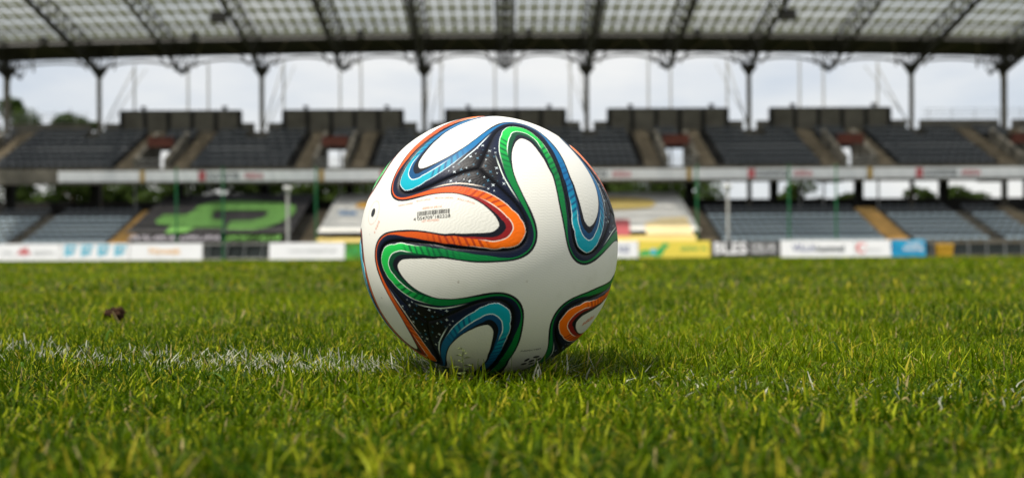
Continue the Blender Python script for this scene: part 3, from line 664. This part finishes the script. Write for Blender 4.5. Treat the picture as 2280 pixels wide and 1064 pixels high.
# points for the triangulation: outline, rows just inside it, and a fine grid
tan = np.roll(dens, -1, 0) - np.roll(dens, 1, 0); tan /= np.linalg.norm(tan, axis=1)[:, None]; nrm = np.c_[-tan[:, 1], tan[:, 0]]
pts = [dens]
for o_ in (0.005, 0.010, 0.017, 0.026):
    q = dens + nrm * o_; _, d = nearest(iaz(q), S3); q = q[(d > math.degrees(o_) * 0.55) & inside(q, dens)]; pts.append(q)
h = 0.017; gx, gy = np.meshgrid(np.arange(-1.4, 1.4, h), np.arange(-1.4, 1.4, h * 0.866)); gx[1::2] += h / 2
g = np.c_[gx.ravel(), gy.ravel()]; g = g[np.hypot(g[:, 0], g[:, 1]) < 1.36]; _, d = nearest(iaz(g), S3)
pts.append(g[inside(g, dens) & (d > 1.9)])
allp = np.vstack(pts)
vv, ee, ff, *_r = delaunay_2d_cdt([Vector(p) for p in allp], [], [list(range(len(dens)))], 1, 1e-6)
V2 = np.array([tuple(v) for v in vv]); V3 = iaz(V2)
_, ds = nearest(V3, S3); jw, dw = nearest(V3, W3)
ins = inside(V2, wfull); dw = np.where(ins, -dw, dw); s_w = (jw % NQ) / NQ; ua = np.minimum(s_w, 1 - s_w)
qb = dw - np.interp(s_w, *WB); qd = dw - np.maximum(np.interp(s_w, *WD), np.interp(s_w, *WB)); qc = dw - np.interp(s_w, *WC)
def sm(x, a, b): t = np.clip((x - a) / (b - a), 0, 1); return t * t * (3 - 2 * t)
tipw = np.where(s_w < .5, 1 - sm(s_w, .02, .20), sm(s_w, .80, .97))
hatw = np.where(s_w < .5, sm(s_w, .03, .06) * (1 - sm(s_w, .13, .22)), sm(s_w, .70, .80) * (1 - sm(s_w, .93, .96)))
linw = np.where(s_w < .5, 1 - sm(s_w, .11, .19), sm(s_w, .86, .94))
lind = np.where(s_w < .5, 1 - sm(s_w, .08, .13), sm(s_w, .91, .95))
accw = sm(s_w, .12, .17) * (1 - sm(s_w, .24, .31)); accq = qc - np.interp(s_w, [0, .12, .3, 1], [1.9, 1.9, .55, .55])
corner = np.degrees(np.arccos(np.clip(np.max([V3 @ (np.array([sx, sy, 1]) / 3 ** .5) for sx in (-1, 1) for sy in (-1, 1)], axis=0), -1, 1)))
rad = BR * (1 - 0.0095 * np.exp(-(ds / 0.62) ** 1.6) - 0.0035 * np.exp(-(ds / 2.2) ** 2))
pm = bpy.data.meshes.new('ball_panel'); pm.from_pydata((V3 * rad[:, None]).tolist(), [], [tuple(f) for f in ff]); pm.update()
pm.polygons.foreach_set('use_smooth', [True] * len(pm.polygons))
for nm, arr in (('dw', dw), ('qb', qb), ('qd', qd), ('qc', qc), ('ds', ds), ('ua', ua), ('tipw', tipw), ('hatw', hatw), ('linw', linw), ('lind', lind), ('accw', accw), ('accq', accq), ('corner', corner)):
    at_ = pm.attributes.new(nm, 'FLOAT', 'POINT'); at_.data.foreach_set('value', arr.astype(np.float32))
if np.dot(np.array(pm.polygons[0].normal), np.array(pm.polygons[0].center)) < 0: pm.flip_normals()

def ball_mat(name, bright, mid, dark, hatch, line):
    m = bpy.data.materials.new(name); nt = NT(m)
    P = nt.n('ShaderNodeBsdfPrincipled'); nt.l(P.outputs[0], nt.out.inputs[0])
    A = {k: nt.attr(k) for k in ('dw', 'qb', 'qd', 'qc', 'ds', 'ua', 'tipw', 'hatw', 'linw', 'lind', 'accw', 'accq', 'corner')}
    e = 0.07
    co = nt.coord('Object')
    band = nt.mix(A['tipw'], mid, bright)
    st = ((A['ua'] * 46.0) + (A['dw'] * 0.17)).frac()
    hm = (st.edge(0.0, 0.12) * (1.0 - st.edge(0.38, 0.5))) * A['hatw']
    band = nt.mix(hm * 0.85, band, hatch)
    fine = ((A['qc'] * 1.9).frac()).edge(0.7, 0.8) * (1.0 - A['tipw'])
    band = nt.mix(fine * 0.35, band, dark)
    nav = nt.mix(A['ds'].edge(0.3, 2.4), (0.0025, 0.004, 0.010), (0.005, 0.010, 0.032))
    nav = nt.mix(A['corner'].edge(12.0, 7.0), nav, (0.006, 0.006, 0.008))
    nav = nt.mix(A['ds'].edge(0.45, 0.2), nav, (0.003, 0.003, 0.004))
    inner = (0.006, 0.007, 0.013)
    c = nt.mix(A['qb'].edge(-e, e), inner, dark); c = nt.mix(A['qd'].edge(-e, e), c, band); c = nt.mix(A['qc'].edge(-e, e), c, nav)
    def line_at(q, w, wt, cc, c):
        f = (1.0 - (q.abs()).edge(w - e, w + e)) * wt; return nt.mix(f, c, cc)
    c = line_at(A['qc'], 0.13, A['linw'], line, c); c = line_at(A['qd'], 0.18, A['lind'], line, c); c = line_at(A['accq'], 0.22, A['accw'], line, c)
    wn = nt.noise(9.0, 4, 0.6, co)
    whitec = nt.mix(wn.edge(0.3, 0.75), (0.73, 0.715, 0.66), (0.68, 0.665, 0.60))
    # fine moulded relief: rows of small ripples
    sx = nt.n('ShaderNodeSeparateXYZ'); nt.l(co, sx.inputs[0])
    xx, yy, zz = (X(nt, sx.outputs[i]) for i in range(3))
    r1 = nt.m('SINE', (yy * 3100.0) + nt.m('SINE', xx * 900.0) * 1.6 + nt.m('SINE', zz * 700.0) * 1.2); r2 = nt.m('SINE', xx * 3600.0 + yy * 500.0)
    rel = r1 * (0.65 + 0.35 * r2)
    whitec = nt.mix(rel.edge(0.2, 1.0) * 0.2, whitec, (0.42, 0.41, 0.38))
    sm_ = nt.noise(26.0, 5, 0.7, co); whitec = nt.mix(sm_.edge(0.56, 0.74) * 0.16, whitec, (0.34, 0.33, 0.20))
    sp_ = nt.noise(70.0, 2, 0.5, co); whitec = nt.mix(sp_.edge(0.735, 0.76) * 0.5, whitec, (0.25, 0.20, 0.14))
    c = nt.mix(A['dw'].edge(-e, e), whitec, c)
    nt.l(c, P.inputs['Base Color'])
    P.inputs['Roughness'].default_value = 0.42; P.inputs['Specular IOR Level'].default_value = 0.15
    b = nt.n('ShaderNodeBump'); b.inputs['Strength'].default_value = 0.14; b.inputs['Distance'].default_value = 0.0003
    nt.l(rel.s, b.inputs['Height']); nt.l(b.outputs[0], P.inputs['Normal'])
    return m
M_G = ball_mat('ball_green', (0.010, 0.42, 0.06), (0.003, 0.18, 0.04), (0.002, 0.055, 0.022), (0.002, 0.085, 0.028), (0.72, 0.80, 0.70))
M_O = ball_mat('ball_orange', (0.90, 0.155, 0.005), (0.64, 0.095, 0.010), (0.26, 0.012, 0.014), (0.33, 0.030, 0.010), (0.85, 0.74, 0.62))
M_B = ball_mat('ball_blue', (0.003, 0.33, 0.42), (0.006, 0.135, 0.32), (0.005, 0.065, 0.17), (0.004, 0.06, 0.17), (0.70, 0.80, 0.80))
ball = empty('football', (BC.x, BC.y, 0), 'white football with green, orange and blue swirling ribbons on the grass', 'football')
ball['detail'] = ''; del ball['detail']
MBALL = Matrix.Translation((0, 0, BC.z)) @ BALLROT.to_4x4()
I3 = Matrix.Identity(3)
def toaxis(z):
    z = Vector(z); x = Vector((1, 0, 0)) if abs(z.x) < 0.5 else Vector((0, 1, 0)); y = z.cross(x); return Matrix((x, y, z)).transposed().to_4x4()
panels = {}
for z, mt, lb in (((0, 0, 1), M_G, 'panel edged in green facing the camera'), ((-1, 0, 0), M_O, 'panel edged in orange with a barcode and valve'), ((0, 1, 0), M_B, 'panel edged in blue on top'),
                  ((1, 0, 0), M_O, 'panel edged in orange at lower right'), ((0, -1, 0), M_B, 'panel edged in blue at the bottom'), ((0, 0, -1), M_G, 'panel edged in green at the back')):
    me = pm.copy(); me.materials.append(mt)
    o = bpy.data.objects.new('ball_panel', me); COL.objects.link(o); o.parent = ball; o.matrix_local = MBALL @ toaxis(z); o['label'] = lb; panels[z] = o
# small star marks in the dark corners, as print lying on each panel
cand = np.flatnonzero((qc > 1.3) & (ds > 1.3) & (corner < 12.5)); rr3 = np.random.default_rng(5)
q0 = [i for i in cand if V2[i, 0] < 0 and V2[i, 1] > 0]; rr3.shuffle(q0); chosen = []
for i in q0:
    if all(np.degrees(np.arccos(np.clip(V3[i] @ V3[j], -1, 1))) > 2.1 for j in chosen): chosen.append(i)
    if len(chosen) >= 15: break
m = MB()
for n_, i in enumerate(chosen):
    big = n_ % 3 == 0; s = BR * math.radians(0.95 if big else rr3.uniform(0.35, 0.7)); th = rr3.uniform(-0.3, 0.3)
    for k in range(4):
        Rk = np.linalg.matrix_power(np.array([[0, -1, 0], [1, 0, 0], [0, 0, 1.0]]), k); nv = Vector(Rk @ V3[i]); a = nv.cross(Vector((0.3, 0.2, 1))).normalized(); b = nv.cross(a); c = nv * (BR + 0.00006)
        a, b = a * math.cos(th) + b * math.sin(th), b * math.cos(th) - a * math.sin(th)
        for u, w in ((a, b), (b, a)):
            m.poly([c + u * s, c + w * s * 0.2, c - u * s, c - w * s * 0.2] if u is a else [c + u * s + nv * 2e-5, c - w * s * 0.2 + nv * 2e-5, c - u * s + nv * 2e-5, c + w * s * 0.2 + nv * 2e-5], 0 if (n_ % 5 < 3) else 1)
stm = m.mesh('star_print'); stm.materials.append(pmat('star_white', (0.62, 0.70, 0.74), 0.5)); stm.materials.append(pmat('star_teal', (0.03, 0.16, 0.26), 0.5))
for z, o in panels.items():
    q = bpy.data.objects.new('star_print', stm); COL.objects.link(q); q.parent = o; q.matrix_parent_inverse = Matrix.Identity(4); q['kind'] = 'stuff'
# print and valve on the panels: given where the photo shows them, laid on the sphere
def sph(u, v):                                             # photo pixel -> unit vector in the ball's photo frame
    kk = math.sqrt(KD * KD - 1); d = Vector(((u - 1089) / 287.4 / kk, -(v - 549) / 287.4 / kk, -1)).normalized()
    b = d.z * KD; t = -b - math.sqrt(max(b * b - (KD * KD - 1), 0)); q = d * t; q.z += KD; return q.normalized()
def local(u, v, z): return (toaxis(z).to_3x3().transposed() @ (RM.transposed() @ sph(u, v)))
def printed(me, u, v, u2, v2, z, name, mat, lift=0.00008):
    """wrap a flat mesh (units: metres) round the ball at pixel (u,v), its x axis pointing at (u2,v2)"""
    n = local(u, v, z); x = local(u2, v2, z) - n; x = (x - n * x.dot(n)).normalized(); y = n.cross(x)
    co = np.empty(len(me.vertices) * 3); me.vertices.foreach_get('co', co); co = co.reshape(-1, 3)
    out = []
    for px, py, pz in co:
        d = math.hypot(px, py); th = d / BR
        t = (x * px + y * py) / d if d > 1e-9 else x
        out.append(tuple((n * math.cos(th) + t * math.sin(th)) * (BR + lift + pz)))
    me.vertices.foreach_set('co', np.array(out).ravel()); me.update(); me.materials.clear(); me.materials.append(mat)
    o = bpy.data.objects.new(name, me); COL.objects.link(o); o.parent = panels[z]; return o
ZO, ZG, ZR = (-1, 0, 0), (0, 0, 1), (1, 0, 0)
ink = pmat('black_ink', (0.02, 0.02, 0.02), 0.6); oink = pmat('orange_ink', (0.70, 0.22, 0.10), 0.6)
mmp = BR / 2 / 287.4 * 2                                    # metres per photo pixel at the ball, facing
m = MB(); x = -36.0; rs = random.Random(3)
while x < 36:
    w = rs.choice((0.8, 0.8, 1.4, 2.1)); hb = 7.5 if abs(abs(x) - 35) > 2 and abs(x) > 1.5 else 10.5
    m.poly([(x * mmp, (10 - 2 * hb) * mmp * 0.62, 0), ((x + w) * mmp, (10 - 2 * hb) * mmp * 0.62, 0), ((x + w) * mmp, 6.2 * mmp, 0), (x * mmp, 6.2 * mmp, 0)]); x += w + rs.choice((0.6, 0.7, 1.1, 1.6))
printed(m.mesh('barcode'), 965, 476, 1000, 473.5, ZO, 'barcode', ink)
printed(text_mesh('4 054709 182228', 82 * mmp, 6.5 * mmp, 0, 0.02), 961, 485.5, 1000, 482.6, ZO, 'lettering', ink)
printed(text_mesh('600014 09/14', 42 * mmp, 4.4 * mmp), 963, 463.5, 1000, 461, ZO, 'lettering', oink)
printed(text_mesh('LOT NO M35601', 38 * mmp, 4.2 * mmp), 959, 492.4, 1000, 490, ZO, 'lettering', oink)
for txt, u, v, u2, v2, w in (('THERMALLY BONDED', 904, 456.5, 930, 452.5, 40), ('BALLON OFFICIEL', 945, 447, 970, 444, 34), ('PELOTA OFICIAL', 990, 442.5, 1010, 442.5, 40), ('BOLA OFICIAL', 1040, 450, 1060, 456, 38)):
    printed(text_mesh(txt, w * mmp, 3.4 * mmp), u, v, u2, v2, ZO, 'lettering', oink)
printed(text_mesh('SIZE 5', 30 * mmp, 6 * mmp), 840, 506, 836, 516, ZO, 'lettering', oink)
def ring(r0, r1, n=40, half=1.0):
    m = MB()
    for k in range(n):
        if half < 1 and k % 2: continue
        a, b = 2 * math.pi * k / n, 2 * math.pi * (k + 1) / n
        m.poly([(r0 * math.cos(a), r0 * math.sin(a), 0), (r1 * math.cos(a), r1 * math.sin(a), 0), (r1 * math.cos(b), r1 * math.sin(b), 0), (r0 * math.cos(b), r0 * math.sin(b), 0)])
    return m
printed(ring(24.6 * mmp, 26.0 * mmp, 60, 0.5).mesh('valve_ring'), 833, 474, 838, 474, ZO, 'valve_ring', oink)
m = MB()
for k in range(24):
    a, b = 2 * math.pi * k / 24, 2 * math.pi * (k + 1) / 24; r = 9.5 * mmp
    m.poly([(0, 0, 0), (r * math.cos(a), r * math.sin(a), 0), (r * math.cos(b), r * math.sin(b), 0)])
printed(m.mesh('valve'), 832.5, 474, 838, 474, ZO, 'valve', pmat('valve_rubber', (0.012, 0.012, 0.013), 0.5), 0.00012)
# emblem near the foot of the ball: a small football of black patches under a line of lettering
printed(text_mesh('INSPECTED', 46 * mmp, 4.6 * mmp, 0, 0.02), 1180, 783, 1200, 780, ZG, 'lettering', ink)
m = MB()
for ang, rr4, sx_, sy_ in ((90, 18, 9, 5), (18, 18, 5, 8), (162, 18, 5, 8), (0, 0, 7, 7), (-54, 18, 7, 6), (-126, 18, 7, 6)):
    cx_, cy_ = rr4 * math.cos(R(ang)), rr4 * math.sin(R(ang))
    m.poly([((cx_ + sx_ * math.cos(2 * math.pi * k / 14)) * mmp, (cy_ + sy_ * math.sin(2 * math.pi * k / 14)) * mmp, 0) for k in range(14)])
printed(m.mesh('emblem'), 1181, 807, 1200, 805, ZG, 'emblem', ink)
printed(text_mesh('adidas', 46 * mmp, 13 * mmp, 0, 0.03), 1310, 717, 1324, 706, ZR, 'lettering', oink)

# ------------------------------------------------------------------ grass
grm = bpy.data.materials.new('grass_blades'); nt = NT(grm)
P = nt.n('ShaderNodeBsdfPrincipled'); T_ = nt.n('ShaderNodeBsdfTranslucent'); mx = nt.n('ShaderNodeMixShader')
ca = nt.n('ShaderNodeAttribute', attribute_name='tint')
nt.l(ca.outputs['Color'], P.inputs['Base Color']); nt.l(ca.outputs['Color'], T_.inputs[0])
P.inputs['Roughness'].default_value = 0.45; P.inputs['Specular IOR Level'].default_value = 0.06
mx.inputs[0].default_value = 0.45
nt.l(P.outputs[0], mx.inputs[1]); nt.l(T_.outputs[0], mx.inputs[2]); nt.l(mx.outputs[0], nt.out.inputs[0])
def vnoise(x, y, sc, seed):
    r_ = np.random.default_rng(seed); G = r_.random((256, 256)); x = x * sc; y = y * sc; xi = np.floor(x).astype(int); yi = np.floor(y).astype(int); fx = x - xi; fy = y - yi
    fx = fx * fx * (3 - 2 * fx); fy = fy * fy * (3 - 2 * fy); g_ = lambda a, b: G[a % 256, b % 256]
    return (g_(xi, yi) * (1 - fx) + g_(xi + 1, yi) * fx) * (1 - fy) + (g_(xi, yi + 1) * (1 - fx) + g_(xi + 1, yi + 1) * fx) * fy
def chalk_w(x, y, r_):
    """how chalky a blade at (x, y) is: a worn line about 12 cm wide across the view"""
    yc = 0.835 - 0.40 * x; band = np.clip(1 - (np.abs(y - yc) - 0.035) / 0.05, 0, 1)
    wear = vnoise(x + 9, y + 3, 22, 21) * 0.6 + vnoise(x + 2, y, 5, 22) * 0.5
    side = np.clip(1.0 - (x + 0.02) / 0.22, 0.40, 1.0)
    return band * np.clip(wear * side * 1.9 - 0.84, 0.08 * side, 0.32) > r_.random(len(x))
def blades(n, y0, y1, hmin, hmax, wmin, wmax, levels, seed, extra=0.3):
    r_ = np.random.default_rng(seed)
    y = np.sqrt(r_.uniform(y0 * y0, y1 * y1, n)); hw = 0.535 * y + extra; x = r_.uniform(-1, 1, n) * hw
    # clump the blades a little
    ca_ = r_.uniform(0, 6.283, n)
    L = r_.uniform(hmin, hmax, n) * (0.30 + 0.55 * vnoise(x, y, 9, seed + 1) + 0.85 * vnoise(x, y, 38, seed + 2)); W = r_.uniform(wmin, wmax, n)
    az_ = r_.uniform(0, 6.283, n); lean = np.abs(r_.normal(0.5, 0.4, n)); curl = r_.normal(1.35, 0.75, n)
    flat = r_.random(n) < 0.28; lean = np.where(flat, r_.uniform(0.9, 1.35, n), lean)
    dx, dy = x - BC.x, y - BC.y; rho = np.hypot(dx, dy)
    near = rho < 0.10; az_ = np.where(near & (r_.random(n) < 0.8), np.arctan2(dy, dx) + r_.normal(0, 0.5, n), az_); lean = np.where(rho < 0.075, np.maximum(lean, 0.75), lean)
    L = np.where(rho < 0.10, L * 1.35, L); keep = rho > 0.042
    x, y, L, W, az_, lean, curl, rho = (a[keep] for a in (x, y, L, W, az_, lean, curl, rho)); n = len(x)
    dxy = np.c_[np.cos(az_), np.sin(az_)]; tw = r_.uniform(-0.9, 0.9, n) + np.pi / 2; wx = np.c_[np.cos(az_ + tw), np.sin(az_ + tw)]
    ts = np.linspace(0, 1, levels); V = np.empty((n, levels * 2, 3)); pos = np.c_[x, y, np.full(n, -0.002)]; ang = lean.copy()
    prof = {4: [0.75, 1.0, 0.85, 0.22], 3: [0.8, 1.0, 0.3], 2: [1.0, 0.45]}[levels]
    for k in range(levels):
        if k:
            st = L / (levels - 1); a2 = np.clip(ang + curl * (ts[k] - 0.2), -0.3, 2.05)
            pos = pos + np.c_[dxy * (np.sin(a2) * st)[:, None], np.cos(a2) * st]
        w2 = (W * prof[k] / 2)[:, None]
        V[:, 2 * k, :] = pos - np.c_[wx * w2, np.zeros(n)]; V[:, 2 * k + 1, :] = pos + np.c_[wx * w2, np.zeros(n)]
    # colours: mixed greens, some yellow, a few straw blades
    t = r_.random(n); pn = vnoise(x, y, 3.0, 31) * 0.6 + vnoise(x, y, 0.9, 32) * 0.4
    ga = np.array([0.016, 0.050, 0.0004]); gb = np.array([0.150, 0.222, 0.0015]); gc = np.array([0.38, 0.33, 0.025]); gd = np.array([0.40, 0.32, 0.14])
    mow = np.where(y > 36, 0.36, np.where(y > 14, 0.12, np.where(y > 3.5, 0.16, np.where(y > 1.6, 0.07, 0.0)))); mixv = np.clip(t ** 1.4 * 0.9 + (pn - 0.42) * 1.1 + mow, 0, 1)[:, None]; C = ga * (1 - mixv) + gb * mixv; C = np.where((t > 0.89)[:, None], np.array([0.37, 0.41, 0.016]) * r_.uniform(0.7, 1.1, n)[:, None], C)
    u2 = r_.random(n); C = np.where((u2 < 0.07)[:, None], gc * r_.uniform(0.6, 1.1, n)[:, None], C); C = np.where((u2 > 0.978)[:, None], gd * r_.uniform(0.6, 1.1, n)[:, None], C)
    return V, C, chalk_w(x, y, r_), r_
def grass_obj(name, V, C, tipmix=None):
    n, k2, _ = V.shape; lv = k2 // 2; me = bpy.data.meshes.new(name)
    me.vertices.add(n * k2); me.vertices.foreach_set('co', V.astype(np.float32).ravel())
    base = (np.arange(n) * k2)[:, None, None]; q = np.array([[2 * k, 2 * k + 1, 2 * k + 3, 2 * k + 2] for k in range(lv - 1)])[None]
    F_ = (base + q).reshape(-1, 4); nf = len(F_)
    me.loops.add(nf * 4); me.loops.foreach_set('vertex_index', F_.ravel().astype(np.int32)); me.polygons.add(nf)
    me.polygons.foreach_set('loop_start', np.arange(nf, dtype=np.int32) * 4); me.update(calc_edges=True)
    me.polygons.foreach_set('use_smooth', np.ones(nf, bool))
    col = np.ones((n, k2, 4), np.float32); col[:, :, :3] = C[:, None, :]
    if tipmix is not None:
        for k in range(k2): col[:, k, :3] = C * (1 - tipmix[k // 2]) + tipmix[lv] * tipmix[k // 2]
    at_ = me.attributes.new('tint', 'FLOAT_COLOR', 'POINT'); at_.data.foreach_set('color', col.ravel())
    return link(name, me, None, grm)
sets = [blades(400000, 0.40, 1.40, 0.006, 0.0195, 0.0008, 0.0021, 3, 101, 0.14), blades(220000, 1.40, 2.9, 0.008, 0.022, 0.0020, 0.0038, 2, 102, 0.5),
        blades(150000, 2.9, 7.5, 0.012, 0.026, 0.006, 0.012, 2, 103, 1.6), blades(130000, 7.5, 22, 0.018, 0.036, 0.02, 0.045, 2, 104, 5.0), blades(100000, 22, 53.9, 0.03, 0.05, 0.06, 0.12, 2, 105, 22.0)]
for i, (V, C, ch, r_) in enumerate(sets):
    if i > 1: ch[:] = False
    tag(grass_obj('grass', V[~ch], C[~ch]), ['short green grass blades around and before the ball', 'short grass just beyond the ball', 'blurred grass in the middle of the pitch', 'far grass towards the stand', 'farthest strip of grass in front of the boards'][i], 'grass', None, 'stuff')
    if ch.any():
        wcol = np.array([0.70, 0.69, 0.58]); Cw = C[ch] * 0.25 + wcol * r_.uniform(0.45, 1.0, ch.sum())[:, None] * 0.95
        tag(grass_obj('chalk_line', V[ch], Cw), 'worn white chalk line on the grass blades', 'line', None, 'stuff')
# a few long stray blades near the ball
r_ = np.random.default_rng(77); n = 60
x = r_.uniform(-0.65, 0.65, n); y = r_.uniform(0.70, 1.35, n); ok = np.hypot(x - BC.x, y - BC.y) > 0.13; x, y = x[ok], y[ok]; n = len(x)
V = np.empty((n, 8, 3)); az_ = r_.uniform(0, 6.283, n); d = np.c_[np.cos(az_), np.sin(az_)]; pos = np.c_[x, y, np.zeros(n)]; a0 = r_.uniform(0.1, 0.7, n); L = r_.uniform(0.03, 0.06, n)
for k in range(4):
    if k: a2 = a0 + 0.45 * k; pos = pos + np.c_[d * (np.sin(a2) * L / 3)[:, None], np.cos(a2) * L / 3]
    w2 = 0.0014 * [1, 1, 0.8, 0.15][k]; pr = np.c_[-d[:, 1], d[:, 0], np.zeros(n)] * w2; V[:, 2 * k] = pos - pr; V[:, 2 * k + 1] = pos + pr
tag(grass_obj('grass', V, np.tile([[0.05, 0.10, 0.014]], (n, 1)) * r_.uniform(0.6, 1.8, n)[:, None]), 'long stray grass blades standing above the short grass', 'grass', None, 'stuff')

# clod of soil left of the ball
bm = bmesh.new(); bmesh.ops.create_icosphere(bm, subdivisions=4, radius=0.0155)
from mathutils import noise as mn
for v in bm.verts:
    k = 1 + 0.45 * mn.noise(v.co * 110) + 0.25 * mn.noise(v.co * 280); v.co = Vector((v.co.x * k * 1.15, v.co.y * k, max(v.co.z * k * 0.7, -0.012)))
me = bpy.data.meshes.new('soil_clod'); bm.to_mesh(me); bm.free()
cl = link('soil_clod', me, None, pmat('soil', (0.035, 0.018, 0.009), 0.95, 0.5, 60.0, 0.1, 0.6))
q = at(*unroll(257, 690), 1.62); cl.location = (q.x, 1.62, 0.011); tag(cl, 'dark brown clod of soil lying on the grass left of the ball', 'soil clod')

# small leafy weed in front of the ball
q = at(*unroll(1031, 815), 0.765); wd_ = empty('weed', (q.x, 0.765, 0), 'tiny leafy weed sprig standing in front of the ball', 'weed')
wm = pmat('weed_leaf', (0.10, 0.13, 0.03), 0.6, 0.25, 60.0)
m = MB(); m.tube([(0, 0, 0), (0.001, 0, 0.012), (-0.0005, 0, 0.024), (0.0005, 0, 0.031)], 0.0006, 5, r2=0.0003); m.build('stem', wm, wd_)
for k in range(13):
    a = k * 2.4; z = 0.009 + 0.0018 * k; r1 = 0.011 * (1 - 0.045 * k); c = Vector((math.cos(a), math.sin(a), 0)); p_ = Vector((-c.y, c.x, 0)); b0 = Vector((0, 0, z))
    m = MB(); m.poly([b0, b0 + c * r1 * 0.5 + p_ * 0.0021 + Vector((0, 0, 0.0012)), b0 + c * r1 + Vector((0, 0, 0.0004)), b0 + c * r1 * 0.5 - p_ * 0.0021 + Vector((0, 0, 0.0012))]); m.build('leaf', wm, wd_)
